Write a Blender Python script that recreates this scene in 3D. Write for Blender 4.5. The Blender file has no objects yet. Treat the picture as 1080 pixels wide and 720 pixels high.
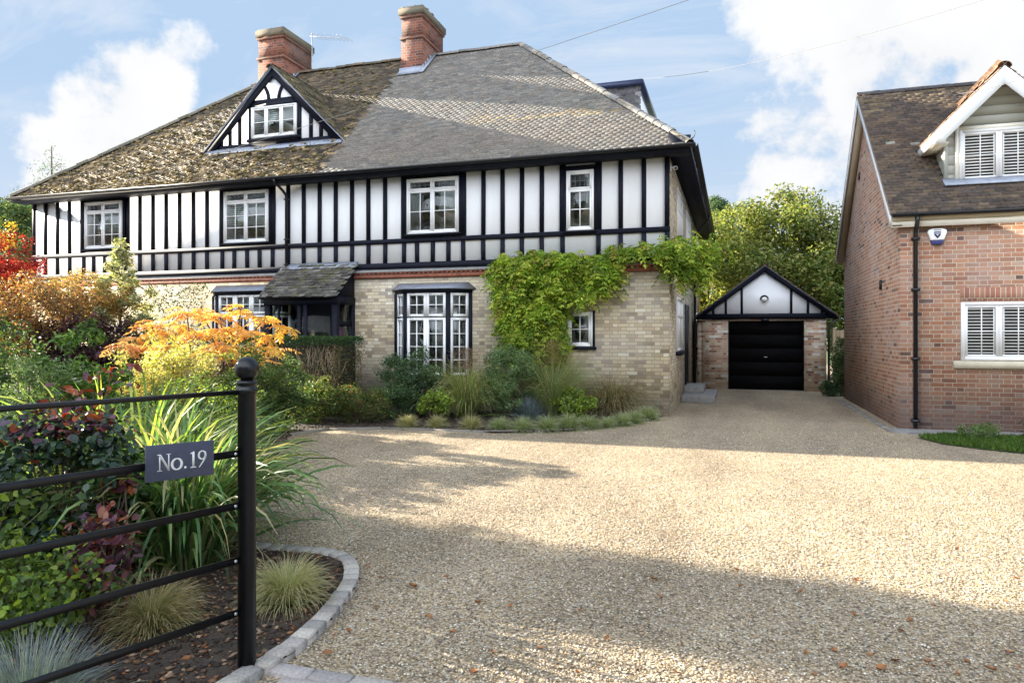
import bpy, math, random
import numpy as np
from mathutils import Vector

S = bpy.context.scene
R = math.radians
CAM = (1.257, -14.494, 1.6)
YAW = 17.52
# ---------------------------------------------------------------- camera
cd = bpy.data.cameras.new('camera'); cam = bpy.data.objects.new('camera', cd)
S.collection.objects.link(cam); S.camera = cam
cam.location = CAM; cam.rotation_euler = (R(90), 0, R(YAW))
cd.sensor_width = 36; cd.lens = 24.83; cd.shift_y = -5 / 1080
cd.clip_start = .05; cd.clip_end = 2000
# ---------------------------------------------------------------- light
SUN_AZ = 166.0      # direction towards the sun, degrees counter-clockwise from +X (house frame)
SUN_EL = 20.0
S.view_settings.view_transform = 'Standard'; S.view_settings.look = 'None'
S.view_settings.gamma = 1; S.view_settings.exposure = 2.18
sd = Vector((math.cos(R(SUN_AZ)) * math.cos(R(SUN_EL)), math.sin(R(SUN_AZ)) * math.cos(R(SUN_EL)), math.sin(R(SUN_EL))))
sl = bpy.data.lights.new('sun', 'SUN'); sl.energy = 5.0; sl.angle = R(.55); sl.color = (1, .9, .74)
so = bpy.data.objects.new('sun', sl); S.collection.objects.link(so)
so.rotation_euler = sd.to_track_quat('Z', 'Y').to_euler(); so.location = (0, 0, 30)
W = bpy.data.worlds.new('World'); S.world = W; W.use_nodes = True


def build_world():
    nt = W.node_tree; n = nt.nodes; n.clear(); L = nt.links
    def N(t, **k):
        x = n.new(t)
        for a, b in k.items(): setattr(x, a, b)
        return x
    def M(op, a, b=None, c=None):
        x = N('ShaderNodeMath', operation=op)
        for i, v in enumerate((a, b, c)):
            if v is None: continue
            if isinstance(v, (int, float)): x.inputs[i].default_value = v
            else: L.new(v, x.inputs[i])
        return x.outputs[0]
    out = N('ShaderNodeOutputWorld'); bg = N('ShaderNodeBackground'); bg.inputs[1].default_value = .096
    L.new(bg.outputs[0], out.inputs[0])
    sky = N('ShaderNodeTexSky'); sky.sky_type = 'NISHITA'; sky.sun_disc = False
    sky.sun_elevation = R(SUN_EL); sky.sun_rotation = R(90 - SUN_AZ)
    sky.air_density = 1.0; sky.dust_density = .6; sky.ozone_density = 1.3
    tc = N('ShaderNodeTexCoord'); v = tc.outputs['Generated']
    sep = N('ShaderNodeSeparateXYZ'); L.new(v, sep.inputs[0])
    z = M('MAXIMUM', sep.outputs[2], 0.0); zz = M('ADD', z, .28)
    cmb = N('ShaderNodeCombineXYZ'); L.new(M('DIVIDE', sep.outputs[0], zz), cmb.inputs[0]); L.new(M('DIVIDE', sep.outputs[1], zz), cmb.inputs[1])
    n1 = N('ShaderNodeTexNoise'); n1.inputs['Scale'].default_value = 2.2; n1.inputs['Detail'].default_value = 12; n1.inputs['Roughness'].default_value = .58; n1.inputs['Distortion'].default_value = .3
    L.new(cmb.outputs[0], n1.inputs['Vector'])
    n2 = N('ShaderNodeTexNoise'); n2.inputs['Scale'].default_value = 5.2; n2.inputs['Detail'].default_value = 8; n2.inputs['Roughness'].default_value = .6
    L.new(v, n2.inputs['Vector'])
    def ddir(u, vv):
        a = R(YAW); x = (u - 540) / 745; zc = (355 - vv) / 745
        p = Vector((x * math.cos(a) - math.sin(a), x * math.sin(a) + math.cos(a), zc)); return p.normalized()
    tot = M('MULTIPLY', M('SUBTRACT', n1.outputs[0], .54), 2.2)
    tot = M('ADD', tot, M('MULTIPLY', M('SUBTRACT', n2.outputs[0], .53), 5.0))
    # banks of cumulus: direction, angular radius, weight
    for u, vv, r, w in ((95, 60, .055, .9), (190, 45, .06, 1.0), (225, 40, .035, .5), (145, 85, .06, .7), (30, 130, .09, 1.0), (110, 150, .08, .8), (180, 125, .05, .5), (20, 60, .10, -.8), (60, 20, .14, -.8), (900, 40, .12, .8), (1030, 60, .18, .9), (790, 10, .07, .5),
                        (760, 160, .09, .8), (850, 165, .08, .6), (700, 70, .09, -.9), (830, 95, .07, -.5), (480, 30, .25, -1.0), (330, 60, .12, -.9), (290, 20, .1, -.8), (600, 50, .1, -.6)):
        d = ddir(u, vv)
        ds = N('ShaderNodeVectorMath', operation='DISTANCE'); L.new(v, ds.inputs[0]); ds.inputs[1].default_value = d
        q = M('MULTIPLY', ds.outputs['Value'], 1 / r); g = M('EXPONENT', M('MULTIPLY', M('MULTIPLY', q, q), -1))
        tot = M('ADD', tot, M('MULTIPLY', g, w))
    mr = N('ShaderNodeMapRange'); mr.interpolation_type = 'SMOOTHSTEP'; L.new(tot, mr.inputs[0])
    mr.inputs[1].default_value = .05; mr.inputs[2].default_value = .75
    low = N('ShaderNodeMapRange'); L.new(sep.outputs[2], low.inputs[0]); low.inputs[1].default_value = 0; low.inputs[2].default_value = .3; low.inputs[3].default_value = .62; low.inputs[4].default_value = 0.08
    n3 = N('ShaderNodeTexNoise'); n3.inputs['Scale'].default_value = 1.6; n3.inputs['Detail'].default_value = 9; n3.inputs['Roughness'].default_value = .6; n3.inputs['Distortion'].default_value = 1.2
    mp = N('ShaderNodeMapping'); mp.inputs['Scale'].default_value = (1.0, 3.2, 1); mp.inputs['Rotation'].default_value = (0, 0, .9); L.new(cmb.outputs[0], mp.inputs[0]); L.new(mp.outputs[0], n3.inputs['Vector'])
    ci = N('ShaderNodeMapRange'); L.new(n3.outputs[0], ci.inputs[0]); ci.inputs[1].default_value = .42; ci.inputs[2].default_value = .75; ci.inputs[4].default_value = .6
    bk = N('ShaderNodeMapRange'); L.new(sep.outputs[1], bk.inputs[0]); bk.inputs[1].default_value = .1; bk.inputs[2].default_value = -.6; bk.inputs[3].default_value = 0; bk.inputs[4].default_value = .7  # extra cloud cover added behind the viewpoint as fill light
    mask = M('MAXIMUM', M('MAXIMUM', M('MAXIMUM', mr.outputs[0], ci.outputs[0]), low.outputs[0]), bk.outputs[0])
    # cloud tone: bright tops, slightly grey bodies
    cr = N('ShaderNodeMapRange'); L.new(n2.outputs[0], cr.inputs[0]); cr.inputs[1].default_value = .3; cr.inputs[2].default_value = .7; cr.inputs[3].default_value = .9; cr.inputs[4].default_value = 1.05
    # clouds behind the viewpoint are boosted, added fill light for the shaded house fronts
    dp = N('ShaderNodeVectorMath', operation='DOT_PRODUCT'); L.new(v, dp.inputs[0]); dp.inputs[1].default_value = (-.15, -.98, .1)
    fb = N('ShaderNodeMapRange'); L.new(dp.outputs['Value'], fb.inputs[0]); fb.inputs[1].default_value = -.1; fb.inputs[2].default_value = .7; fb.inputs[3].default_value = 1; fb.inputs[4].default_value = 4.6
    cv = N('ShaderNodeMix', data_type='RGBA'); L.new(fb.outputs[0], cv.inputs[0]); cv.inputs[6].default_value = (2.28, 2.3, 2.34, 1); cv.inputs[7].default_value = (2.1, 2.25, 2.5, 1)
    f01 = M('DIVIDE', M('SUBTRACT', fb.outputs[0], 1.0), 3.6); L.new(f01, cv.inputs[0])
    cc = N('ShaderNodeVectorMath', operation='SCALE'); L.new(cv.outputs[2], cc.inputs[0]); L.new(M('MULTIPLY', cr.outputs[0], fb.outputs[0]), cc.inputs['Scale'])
    tot = tot
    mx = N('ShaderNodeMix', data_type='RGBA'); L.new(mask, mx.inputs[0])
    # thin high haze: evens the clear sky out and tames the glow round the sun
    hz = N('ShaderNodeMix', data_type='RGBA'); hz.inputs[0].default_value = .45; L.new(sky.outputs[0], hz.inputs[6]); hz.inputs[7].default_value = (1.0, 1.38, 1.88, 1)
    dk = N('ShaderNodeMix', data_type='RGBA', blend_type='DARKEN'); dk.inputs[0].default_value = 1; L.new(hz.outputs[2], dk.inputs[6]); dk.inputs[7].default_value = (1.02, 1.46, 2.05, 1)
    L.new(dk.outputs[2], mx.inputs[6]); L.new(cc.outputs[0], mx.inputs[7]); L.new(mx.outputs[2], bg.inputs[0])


build_world()
rng = np.random.default_rng(7)
random.seed(7)

# ---------------------------------------------------------------- helpers
MATS = {}


def newmat(name):
    m = bpy.data.materials.new(name); m.use_nodes = True
    nt = m.node_tree; nt.nodes.clear()
    o = nt.nodes.new('ShaderNodeOutputMaterial'); b = nt.nodes.new('ShaderNodeBsdfPrincipled')
    nt.links.new(b.outputs[0], o.inputs[0]); MATS[name] = m
    return m, nt, b, o


def nd(nt, t, **k):
    x = nt.nodes.new(t)
    for a, b in k.items():
        if a.startswith('i_'): x.inputs[a[2:]].default_value = b
        else: setattr(x, a, b)
    return x


def mth(nt, op, a, b=None, c=None):
    x = nt.nodes.new('ShaderNodeMath'); x.operation = op
    for i, v in enumerate((a, b, c)):
        if v is None: continue
        if isinstance(v, (int, float)): x.inputs[i].default_value = v
        else: nt.links.new(v, x.inputs[i])
    return x.outputs[0]


def ramp(nt, fac, stops, const=False):
    r = nt.nodes.new('ShaderNodeValToRGB')
    if const: r.color_ramp.interpolation = 'CONSTANT'
    e = r.color_ramp.elements
    while len(e) < len(stops): e.new(.5)
    for i, (p, c) in enumerate(stops):
        e[i].position = p; e[i].color = (*c, 1)
    nt.links.new(fac, r.inputs[0]); return r.outputs[0]


def plain(name, col, rough=.6, var=.12, scale=6, bump=0., bscale=60, spec=.5, metallic=0, stretch=(1, 1, 1)):
    m, nt, b, o = newmat(name); L = nt.links
    tc = nd(nt, 'ShaderNodeTexCoord'); mp = nd(nt, 'ShaderNodeMapping'); mp.inputs['Scale'].default_value = stretch
    L.new(tc.outputs['Object'], mp.inputs[0])
    n = nd(nt, 'ShaderNodeTexNoise', i_Scale=scale, i_Detail=6, i_Roughness=.6); L.new(mp.outputs[0], n.inputs['Vector'])
    lo = tuple(c * (1 - var) for c in col); hi = tuple(min(1, c * (1 + var)) for c in col)
    L.new(ramp(nt, n.outputs[0], [(.3, lo), (.7, hi)]), b.inputs['Base Color'])
    b.inputs['Roughness'].default_value = rough; b.inputs['Specular IOR Level'].default_value = spec; b.inputs['Metallic'].default_value = metallic
    if bump:
        n2 = nd(nt, 'ShaderNodeTexNoise', i_Scale=bscale, i_Detail=4); L.new(mp.outputs[0], n2.inputs['Vector'])
        bp = nd(nt, 'ShaderNodeBump', i_Strength=bump, i_Distance=.01); L.new(n2.outputs[0], bp.inputs['Height']); L.new(bp.outputs[0], b.inputs['Normal'])
    return m


def brick(name, stops, mortar, flemish=True, bw=.2275, rh=.075, mw=.0055, stain=None, stain_amt=.5, stain_lo=.5, rough=.9, groove=.6, splash=None):
    m, nt, b, o = newmat(name); L = nt.links
    uv = nd(nt, 'ShaderNodeUVMap'); sp = nd(nt, 'ShaderNodeSeparateXYZ')
    tc = nd(nt, 'ShaderNodeTexCoord')
    wob = nd(nt, 'ShaderNodeTexNoise', i_Scale=9, i_Detail=2); L.new(uv.outputs[0], wob.inputs['Vector'])
    ad = nd(nt, 'ShaderNodeVectorMath', operation='MULTIPLY_ADD'); L.new(wob.outputs['Color'], ad.inputs[0]); ad.inputs[1].default_value = (.008, .008, 0); L.new(uv.outputs[0], ad.inputs[2])
    L.new(ad.outputs[0], sp.inputs[0])
    u, v = sp.outputs[0], sp.outputs[1]
    row = mth(nt, 'FLOOR', mth(nt, 'DIVIDE', v, rh)); fv = mth(nt, 'SUBTRACT', v, mth(nt, 'MULTIPLY', row, rh))
    par = mth(nt, 'MODULO', mth(nt, 'ABSOLUTE', row), 2.0)
    per = bw * 1.5 if flemish else bw
    uu = mth(nt, 'ADD', u, mth(nt, 'MULTIPLY', par, per / 2)); k = mth(nt, 'FLOOR', mth(nt, 'DIVIDE', uu, per))
    p = mth(nt, 'SUBTRACT', uu, mth(nt, 'MULTIPLY', k, per))
    half = mth(nt, 'GREATER_THAN', p, bw) if flemish else None
    # distance to the nearest joint
    dv = mth(nt, 'MINIMUM', fv, mth(nt, 'SUBTRACT', rh, fv)); du = mth(nt, 'MINIMUM', p, mth(nt, 'SUBTRACT', per, p))
    if flemish: du = mth(nt, 'MINIMUM', du, mth(nt, 'ABSOLUTE', mth(nt, 'SUBTRACT', p, bw)))
    d = mth(nt, 'MINIMUM', dv, du)
    mk = nd(nt, 'ShaderNodeMapRange', interpolation_type='SMOOTHSTEP'); L.new(d, mk.inputs[0]); mk.inputs[1].default_value = mw * .6; mk.inputs[2].default_value = mw * 1.3
    cid = nd(nt, 'ShaderNodeCombineXYZ'); L.new(mth(nt, 'ADD', mth(nt, 'MULTIPLY', k, 2), half) if flemish else k, cid.inputs[0]); L.new(row, cid.inputs[1])
    wn = nd(nt, 'ShaderNodeTexWhiteNoise', noise_dimensions='2D'); L.new(cid.outputs[0], wn.inputs['Vector'])
    bc = ramp(nt, wn.outputs['Value'], stops)
    fn = nd(nt, 'ShaderNodeTexNoise', i_Scale=45, i_Detail=5, i_Roughness=.7); L.new(uv.outputs[0], fn.inputs['Vector'])
    m1 = nd(nt, 'ShaderNodeMix', data_type='RGBA', blend_type='MULTIPLY'); m1.inputs[0].default_value = .55; L.new(bc, m1.inputs[6])
    L.new(ramp(nt, fn.outputs[0], [(.3, (.55, .55, .55)), (.7, (1.25, 1.25, 1.25))]), m1.inputs[7])
    m2 = nd(nt, 'ShaderNodeMix', data_type='RGBA'); L.new(mk.outputs[0], m2.inputs[0]); m2.inputs[6].default_value = (*mortar, 1); L.new(m1.outputs[2], m2.inputs[7])
    res = m2.outputs[2]
    if stain:
        sn = nd(nt, 'ShaderNodeTexNoise', i_Scale=.9, i_Detail=7, i_Roughness=.62); L.new(tc.outputs['Object'], sn.inputs['Vector'])
        sr = nd(nt, 'ShaderNodeMapRange'); L.new(sn.outputs[0], sr.inputs[0]); sr.inputs[1].default_value = stain_lo - .12; sr.inputs[2].default_value = stain_lo + .15; sr.inputs[4].default_value = stain_amt
        m3 = nd(nt, 'ShaderNodeMix', data_type='RGBA'); L.new(sr.outputs[0], m3.inputs[0]); L.new(res, m3.inputs[6]); m3.inputs[7].default_value = (*stain, 1); res = m3.outputs[2]
    if splash:
        sz = nd(nt, 'ShaderNodeSeparateXYZ'); L.new(uv.outputs[0], sz.inputs[0]); s2 = nd(nt, 'ShaderNodeTexNoise', i_Scale=2.2, i_Detail=6, i_Roughness=.65); L.new(uv.outputs[0], s2.inputs['Vector'])
        hgt = mth(nt, 'SUBTRACT', mth(nt, 'ADD', .28, mth(nt, 'MULTIPLY', s2.outputs[0], .9)), sz.outputs[1]); k_ = nd(nt, 'ShaderNodeMapRange'); L.new(hgt, k_.inputs[0]); k_.inputs[1].default_value = 0; k_.inputs[2].default_value = .5; k_.inputs[4].default_value = .5
        m4 = nd(nt, 'ShaderNodeMix', data_type='RGBA'); L.new(k_.outputs[0], m4.inputs[0]); L.new(res, m4.inputs[6]); m4.inputs[7].default_value = (*splash, 1); res = m4.outputs[2]
    L.new(res, b.inputs['Base Color']); b.inputs['Roughness'].default_value = rough; b.inputs['Specular IOR Level'].default_value = .25
    hh = mth(nt, 'ADD', mk.outputs[0], mth(nt, 'MULTIPLY', fn.outputs[0], .35))
    bp = nd(nt, 'ShaderNodeBump', i_Strength=groove, i_Distance=.008); L.new(hh, bp.inputs['Height']); L.new(bp.outputs[0], b.inputs['Normal'])
    return m


def colmat(name, rough=.6, trans=0., spec=.3, bump=0, bscale=80, var=.18):
    """surface colour read from the per-piece colour attribute, broken up by fine noise"""
    m, nt, b, o = newmat(name); L = nt.links
    at = nd(nt, 'ShaderNodeAttribute', attribute_name='Col'); tc = nd(nt, 'ShaderNodeTexCoord')
    n = nd(nt, 'ShaderNodeTexNoise', i_Scale=bscale * .4, i_Detail=4); L.new(tc.outputs['Object'], n.inputs['Vector'])
    mx = nd(nt, 'ShaderNodeMix', data_type='RGBA', blend_type='MULTIPLY'); mx.inputs[0].default_value = 1; L.new(at.outputs['Color'], mx.inputs[6])
    L.new(ramp(nt, n.outputs[0], [(.3, (1 - var,) * 3), (.7, (1 + var,) * 3)]), mx.inputs[7])
    L.new(mx.outputs[2], b.inputs['Base Color']); b.inputs['Roughness'].default_value = rough; b.inputs['Specular IOR Level'].default_value = spec
    if trans:
        t = nd(nt, 'ShaderNodeBsdfTranslucent'); ms = nd(nt, 'ShaderNodeMixShader'); ms.inputs[0].default_value = trans
        sc = nd(nt, 'ShaderNodeMix', data_type='RGBA', blend_type='MULTIPLY'); sc.inputs[0].default_value = 1; L.new(mx.outputs[2], sc.inputs[6]); sc.inputs[7].default_value = (1.5, 1.45, .8, 1)
        L.new(sc.outputs[2], t.inputs[0]); L.new(b.outputs[0], ms.inputs[1]); L.new(t.outputs[0], ms.inputs[2]); L.new(ms.outputs[0], o.inputs[0])
    if bump:
        n2 = nd(nt, 'ShaderNodeTexNoise', i_Scale=bscale, i_Detail=3); L.new(tc.outputs['Object'], n2.inputs['Vector'])
        bp = nd(nt, 'ShaderNodeBump', i_Strength=bump, i_Distance=.01); L.new(n2.outputs[0], bp.inputs['Height']); L.new(bp.outputs[0], b.inputs['Normal'])
    return m


ORI = {}


def link(o, parent=None):
    S.collection.objects.link(o)
    if parent is not None: o.parent = parent
    return o


def tag(o, label=None, cat=None, group=None, kind=None):
    if label: o['label'] = label
    if cat: o['category'] = cat
    if group: o['group'] = group
    if kind: o['kind'] = kind
    return o


def thing(name, loc, label, cat, group=None):
    o = bpy.data.objects.new(name, None); o.empty_display_size = .2; o.location = loc; link(o)
    ORI[o] = np.array(loc, float); return tag(o, label, cat, group)


def copy_tree(o, loc=None, rz=0, sc=1, label=None, parent=None):
    c = o.copy(); link(c, parent)
    if parent is None:
        if loc is not None: c.location = loc
        c.rotation_euler = (0, 0, rz); c.scale = (sc, sc, sc)
        if label: c['label'] = label
    for ch in list(o.children): copy_tree(ch, parent=c)
    return c


def npmesh(name, verts, faces, mat, parent=None, cols=None, smooth=False, uv=True, local=False):
    """verts (n,3); faces: list of arrays (k,3)/(k,4) or lists; cols per vertex"""
    verts = np.asarray(verts, np.float64)
    me = bpy.data.meshes.new(name)
    fl = []; tot = []
    for f in faces:
        f = np.asarray(f, np.int32)
        if f.ndim == 1: f = f[None]
        if f.size == 0: continue
        fl.append(f.ravel()); tot.append(np.full(len(f), f.shape[1], np.int32))
    li = np.concatenate(fl); lt = np.concatenate(tot); ls = np.concatenate([[0], np.cumsum(lt)[:-1]]).astype(np.int32)
    off = np.zeros(3) if (parent is None or local) else ORI[parent]
    me.vertices.add(len(verts)); me.vertices.foreach_set('co', (verts - off).astype(np.float32).ravel())
    me.loops.add(len(li)); me.loops.foreach_set('vertex_index', li)
    me.polygons.add(len(lt)); me.polygons.foreach_set('loop_start', ls); me.polygons.foreach_set('loop_total', lt)
    if smooth: me.polygons.foreach_set('use_smooth', np.ones(len(lt), bool))
    me.update(calc_edges=True)
    if uv:
        nn = np.zeros(len(lt) * 3, np.float32); me.polygons.foreach_get('normal', nn); nn = np.abs(nn.reshape(-1, 3)); nl = np.repeat(nn, lt, axis=0); p = verts[li]
        ux = np.where(nl[:, 2] > .75, p[:, 0], np.where(nl[:, 0] > nl[:, 1], p[:, 1], p[:, 0]))
        uy = np.where(nl[:, 2] > .75, p[:, 1], p[:, 2])
        l = me.uv_layers.new(name='UVMap'); l.data.foreach_set('uv', np.stack([ux, uy], 1).astype(np.float32).ravel())
    if cols is not None:
        a = me.color_attributes.new('Col', 'FLOAT_COLOR', 'POINT'); c4 = np.ones((len(verts), 4), np.float32); c4[:, :3] = cols; a.data.foreach_set('color', c4.ravel())
    me.materials.append(MATS[mat] if isinstance(mat, str) else mat)
    me.validate()
    o = bpy.data.objects.new(name, me); link(o, parent); ORI[o] = off
    if local: ORI[o] = np.zeros(3)
    return o


class MB:
    def __init__(s): s.v = []; s.f = []
    def add(s, vs, fs):
        n = len(s.v); s.v += [tuple(map(float, v)) for v in vs]; s.f += [tuple(i + n for i in f) for f in fs]; return s
    def box(s, x0, x1, y0, y1, z0, z1):
        x0, x1 = sorted((x0, x1)); y0, y1 = sorted((y0, y1)); z0, z1 = sorted((z0, z1))
        return s.add([(x0, y0, z0), (x1, y0, z0), (x1, y1, z0), (x0, y1, z0), (x0, y0, z1), (x1, y0, z1), (x1, y1, z1), (x0, y1, z1)],
                     [(0, 3, 2, 1), (4, 5, 6, 7), (0, 1, 5, 4), (1, 2, 6, 5), (2, 3, 7, 6), (3, 0, 4, 7)])
    def prism(s, poly, d):
        """closed outline of 3D points swept by vector d"""
        n = len(poly); d = Vector(d); P = [Vector(p) for p in poly]
        nrm = sum((P[i].cross(P[(i + 1) % n]) for i in range(n)), Vector()); flip = nrm.dot(d) > 0
        a = list(range(n)); b = [i + n for i in a]
        fs = [tuple(reversed(a)) if flip else tuple(a), tuple(b) if flip else tuple(reversed(b))]
        for i in range(n):
            j = (i + 1) % n; q = (i, j, j + n, i + n); fs.append(q if flip else tuple(reversed(q)))
        return s.add(P + [p + d for p in P], fs)
    def bar(s, a, b, w, t, up=(0, 0, 1)):
        """rectangular bar from a to b, w across 'up' x dir, t along up"""
        a = Vector(a); b = Vector(b); d = (b - a).normalized(); x = d.cross(Vector(up)).normalized(); u = x.cross(d)
        q = [a + x * w / 2 * i + u * t / 2 * j for i, j in ((-1, -1), (1, -1), (1, 1), (-1, 1))]
        return s.prism(q, b - a)
    def tube(s, pts, r, n=8, caps=True):
        P = [Vector(p) for p in pts]; rr = r if isinstance(r, (list, tuple)) else [r] * len(P); vs = []; fs = []
        px = None
        for i, p in enumerate(P):
            d = (P[min(i + 1, len(P) - 1)] - P[max(i - 1, 0)]).normalized()
            if px is None: px = d.orthogonal().normalized()
            else: px = (px - d * px.dot(d)).normalized()
            y = d.cross(px)
            for k in range(n):
                a = 2 * math.pi * k / n; vs.append(p + (px * math.cos(a) + y * math.sin(a)) * rr[i])
        for i in range(len(P) - 1):
            for k in range(n):
                fs.append((i * n + k, i * n + (k + 1) % n, (i + 1) * n + (k + 1) % n, (i + 1) * n + k))
        if caps: fs += [tuple(reversed(range(n))), tuple(range((len(P) - 1) * n, len(P) * n))]
        return s.add(vs, fs)
    def lathe(s, prof, c, n=24):
        vs = []; fs = []
        for r, z in prof:
            for k in range(n):
                a = 2 * math.pi * k / n; vs.append((c[0] + r * math.cos(a), c[1] + r * math.sin(a), c[2] + z))
        m = len(prof)
        for i in range(m - 1):
            for k in range(n): fs.append((i * n + k, i * n + (k + 1) % n, (i + 1) * n + (k + 1) % n, (i + 1) * n + k))
        fs += [tuple(reversed(range(n))), tuple(range((m - 1) * n, m * n))]
        return s.add(vs, fs)
    def bbox(s, c, ax, ay, hx, hy, z0, z1, bev):
        """block with bevelled top edge"""
        c = Vector(c); ax = Vector(ax); ay = Vector(ay)
        def ring(e, z): return [c + ax * (hx - e) * i + ay * (hy - e) * j + Vector((0, 0, z)) for i, j in ((-1, -1), (1, -1), (1, 1), (-1, 1))]
        vs = ring(0, z0) + ring(0, z1 - bev) + ring(bev, z1); fs = [(8, 9, 10, 11)]
        for k in (0, 4):
            for i in range(4): fs.append((k + i, k + (i + 1) % 4, k + 4 + (i + 1) % 4, k + 4 + i))
        return s.add(vs, fs)
    def build(s, name, mat, parent=None, smooth=False, local=False, bevel=0):
        by = {}
        for f in s.f: by.setdefault(len(f), []).append(f)
        o = npmesh(name, s.v, [np.array(x) for x in by.values()], mat, parent, smooth=smooth, local=local)
        if bevel:
            b = o.modifiers.new('bevel', 'BEVEL'); b.width = bevel; b.segments = 2; b.limit_method = 'ANGLE'
        return o


# ---------------------------------------------------------------- vegetation helpers
def unit(a): return a / np.maximum(np.linalg.norm(a, axis=-1, keepdims=True), 1e-9)


def pal(colors, n, r, jit=.18):
    c = np.array(colors, float); k = r.integers(0, len(c), n); out = c[k] * (1 + r.normal(0, jit, (n, 1))); return np.clip(out, .003, 1)


def leafmesh(name, pos, size, mat, parent, cols, r, up=.55, outward=None, aspect=.5, hang=0., fold=.25, dirs=None, local=False, det=False):
    """one folded rhombic leaf per position"""
    n = len(pos); size = np.asarray(size) * np.ones(n)
    nr = r.normal(0, 1, (n, 3)); nr = unit(nr)
    if outward is not None: nr = nr * .7 + outward * .6
    nr[:, 2] += up; nr = unit(nr)
    if dirs is None:
        t = r.normal(0, 1, (n, 3)); t[:, 2] -= hang
    else: t = dirs + r.normal(0, .15, (n, 3))
    if dirs is not None:
        t = unit(t); nr = unit(nr - t * (nr * t).sum(1, keepdims=True))
    else: t = unit(t - nr * (nr * t).sum(1, keepdims=True))
    s = np.cross(nr, t); sz = size[:, None]
    if det:  # eight-point leaf with a midrib and rounded sides
        v = np.empty((n, 8, 3)); cu = sz * fold * r.uniform(.3, 1.2, (n, 1)); A = lambda a, w, k: pos + t * sz * a + s * sz * aspect * w + nr * cu * k
        for i_, q_ in enumerate(((0, 0, 0), (.32, 0, .02), (.7, 0, -.1), (1, 0, -.5), (.28, .42, .3), (.66, .42, .2), (.28, -.42, .3), (.66, -.42, .2))): v[:, i_] = A(*q_)
        base = np.arange(n)[:, None] * 8
        f3 = np.concatenate([base + q_ for q_ in ([0, 1, 4], [2, 3, 5], [0, 6, 1], [2, 7, 3])]); f4 = np.concatenate([base + [1, 2, 5, 4], base + [1, 6, 7, 2]])
        return npmesh(name, v.reshape(-1, 3), [f3, f4], mat, parent, cols=np.repeat(cols, 8, 0), uv=False, local=local)
    v = np.empty((n, 4, 3)); v[:, 0] = pos; v[:, 1] = pos + t * sz * .45 + s * sz * aspect * .5 + nr * sz * fold * .3
    v[:, 2] = pos + t * sz - nr * sz * fold * .4; v[:, 3] = pos + t * sz * .45 - s * sz * aspect * .5 + nr * sz * fold * .3
    base = np.arange(n)[:, None] * 4
    f = np.concatenate([base + [0, 1, 2], base + [0, 2, 3]])
    return npmesh(name, v.reshape(-1, 3), [f], mat, parent, cols=np.repeat(cols, 4, 0), uv=False, local=local)


def clump_points(C, rad, n, r, shell=.5, flat=1.0):
    """n points spread over clumps (centres C, radii rad); returns pos, outward dir, clump id"""
    C = np.asarray(C, float); rad = np.asarray(rad, float) * np.ones(len(C)); w = rad ** 2; k = r.choice(len(C), n, p=w / w.sum())
    d = unit(r.normal(0, 1, (n, 3))); q = shell + (1 - shell) * r.random((n, 1)) ** .7
    p = C[k] + d * q * rad[k][:, None] * np.array([1, 1, flat]); return p, d, k


def ell_clumps(c, rx, ry, rz, n, r, crad, surf=.55, zmin=.04):
    d = unit(r.normal(0, 1, (n, 3))); q = surf + (1 - surf) * r.random((n, 1)) ** .5
    p = np.array(c) + d * q * np.array([rx, ry, rz]); p[:, 2] = np.maximum(p[:, 2], zmin + crad * .4)
    return p, crad * r.uniform(.7, 1.3, n)


def stems(name, base, tips, parent, mat='bark', r0=.012, n=12, spread=.1, rr=None, bend=.25):
    rr = rr or random; mb = MB(); idx = list(range(len(tips))); rr.shuffle(idx)
    for i in idx[:n]:
        t = Vector(tips[i]); b = Vector(base) + Vector((rr.uniform(-spread, spread), rr.uniform(-spread, spread), 0))
        h = (t - b); m = b + h * .5 + Vector((-h.x, -h.y, abs(h.z) * .4)) * bend * rr.uniform(.3, 1)
        mb.tube([b, b.lerp(m, .6), m, m.lerp(t, .55), t], [r0, r0 * .85, r0 * .7, r0 * .5, r0 * .25], 5)
    return mb.build(name, mat, parent, smooth=True)


def shrub(name, c, rx, ry, rz, label, cat, colors, seed, nclump=60, crad=.16, nleaf=6000, ls=.04, asp=.5, up=.4, hang=0., stemn=14, zc=None, group=None, surf=.55, mat='leaf', jit=.2, core=True, extra=None, cj=.15, shell=.35, det=False):
    r = np.random.default_rng(seed); zc = rz if zc is None else zc
    t = thing(name, (c[0], c[1], 0), label, cat, group)
    C, cr = ell_clumps((c[0], c[1], zc), rx, ry, rz, nclump, r, crad, surf)
    if core:  # inner clumps so the shrub is dense all through
        C2, cr2 = ell_clumps((c[0], c[1], zc * .9), rx * .6, ry * .6, rz * .7, nclump // 3, r, crad * 1.3, .1)
        C = np.vstack([C, C2]); cr = np.concatenate([cr, cr2])
    if extra is not None:
        C = np.vstack([C, np.array(extra)[:, :3]]); cr = np.concatenate([cr, np.array(extra)[:, 3]])
    p, d, k = clump_points(C, cr, nleaf, r, shell, .85); ok = p[:, 2] > .01; p, d, k = p[ok], d[ok], k[ok]
    col = pal(colors, len(p), r, jit) * (1 + r.normal(0, cj, len(C)))[k][:, None]
    leafmesh('foliage', p, ls * r.uniform(.6, 1.3, len(p)), mat, t, np.clip(col, .003, 1), r, up, d, asp, hang, det=det)
    stems('stem', (c[0], c[1], 0), C, t, n=stemn, rr=random.Random(seed))
    return t


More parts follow.
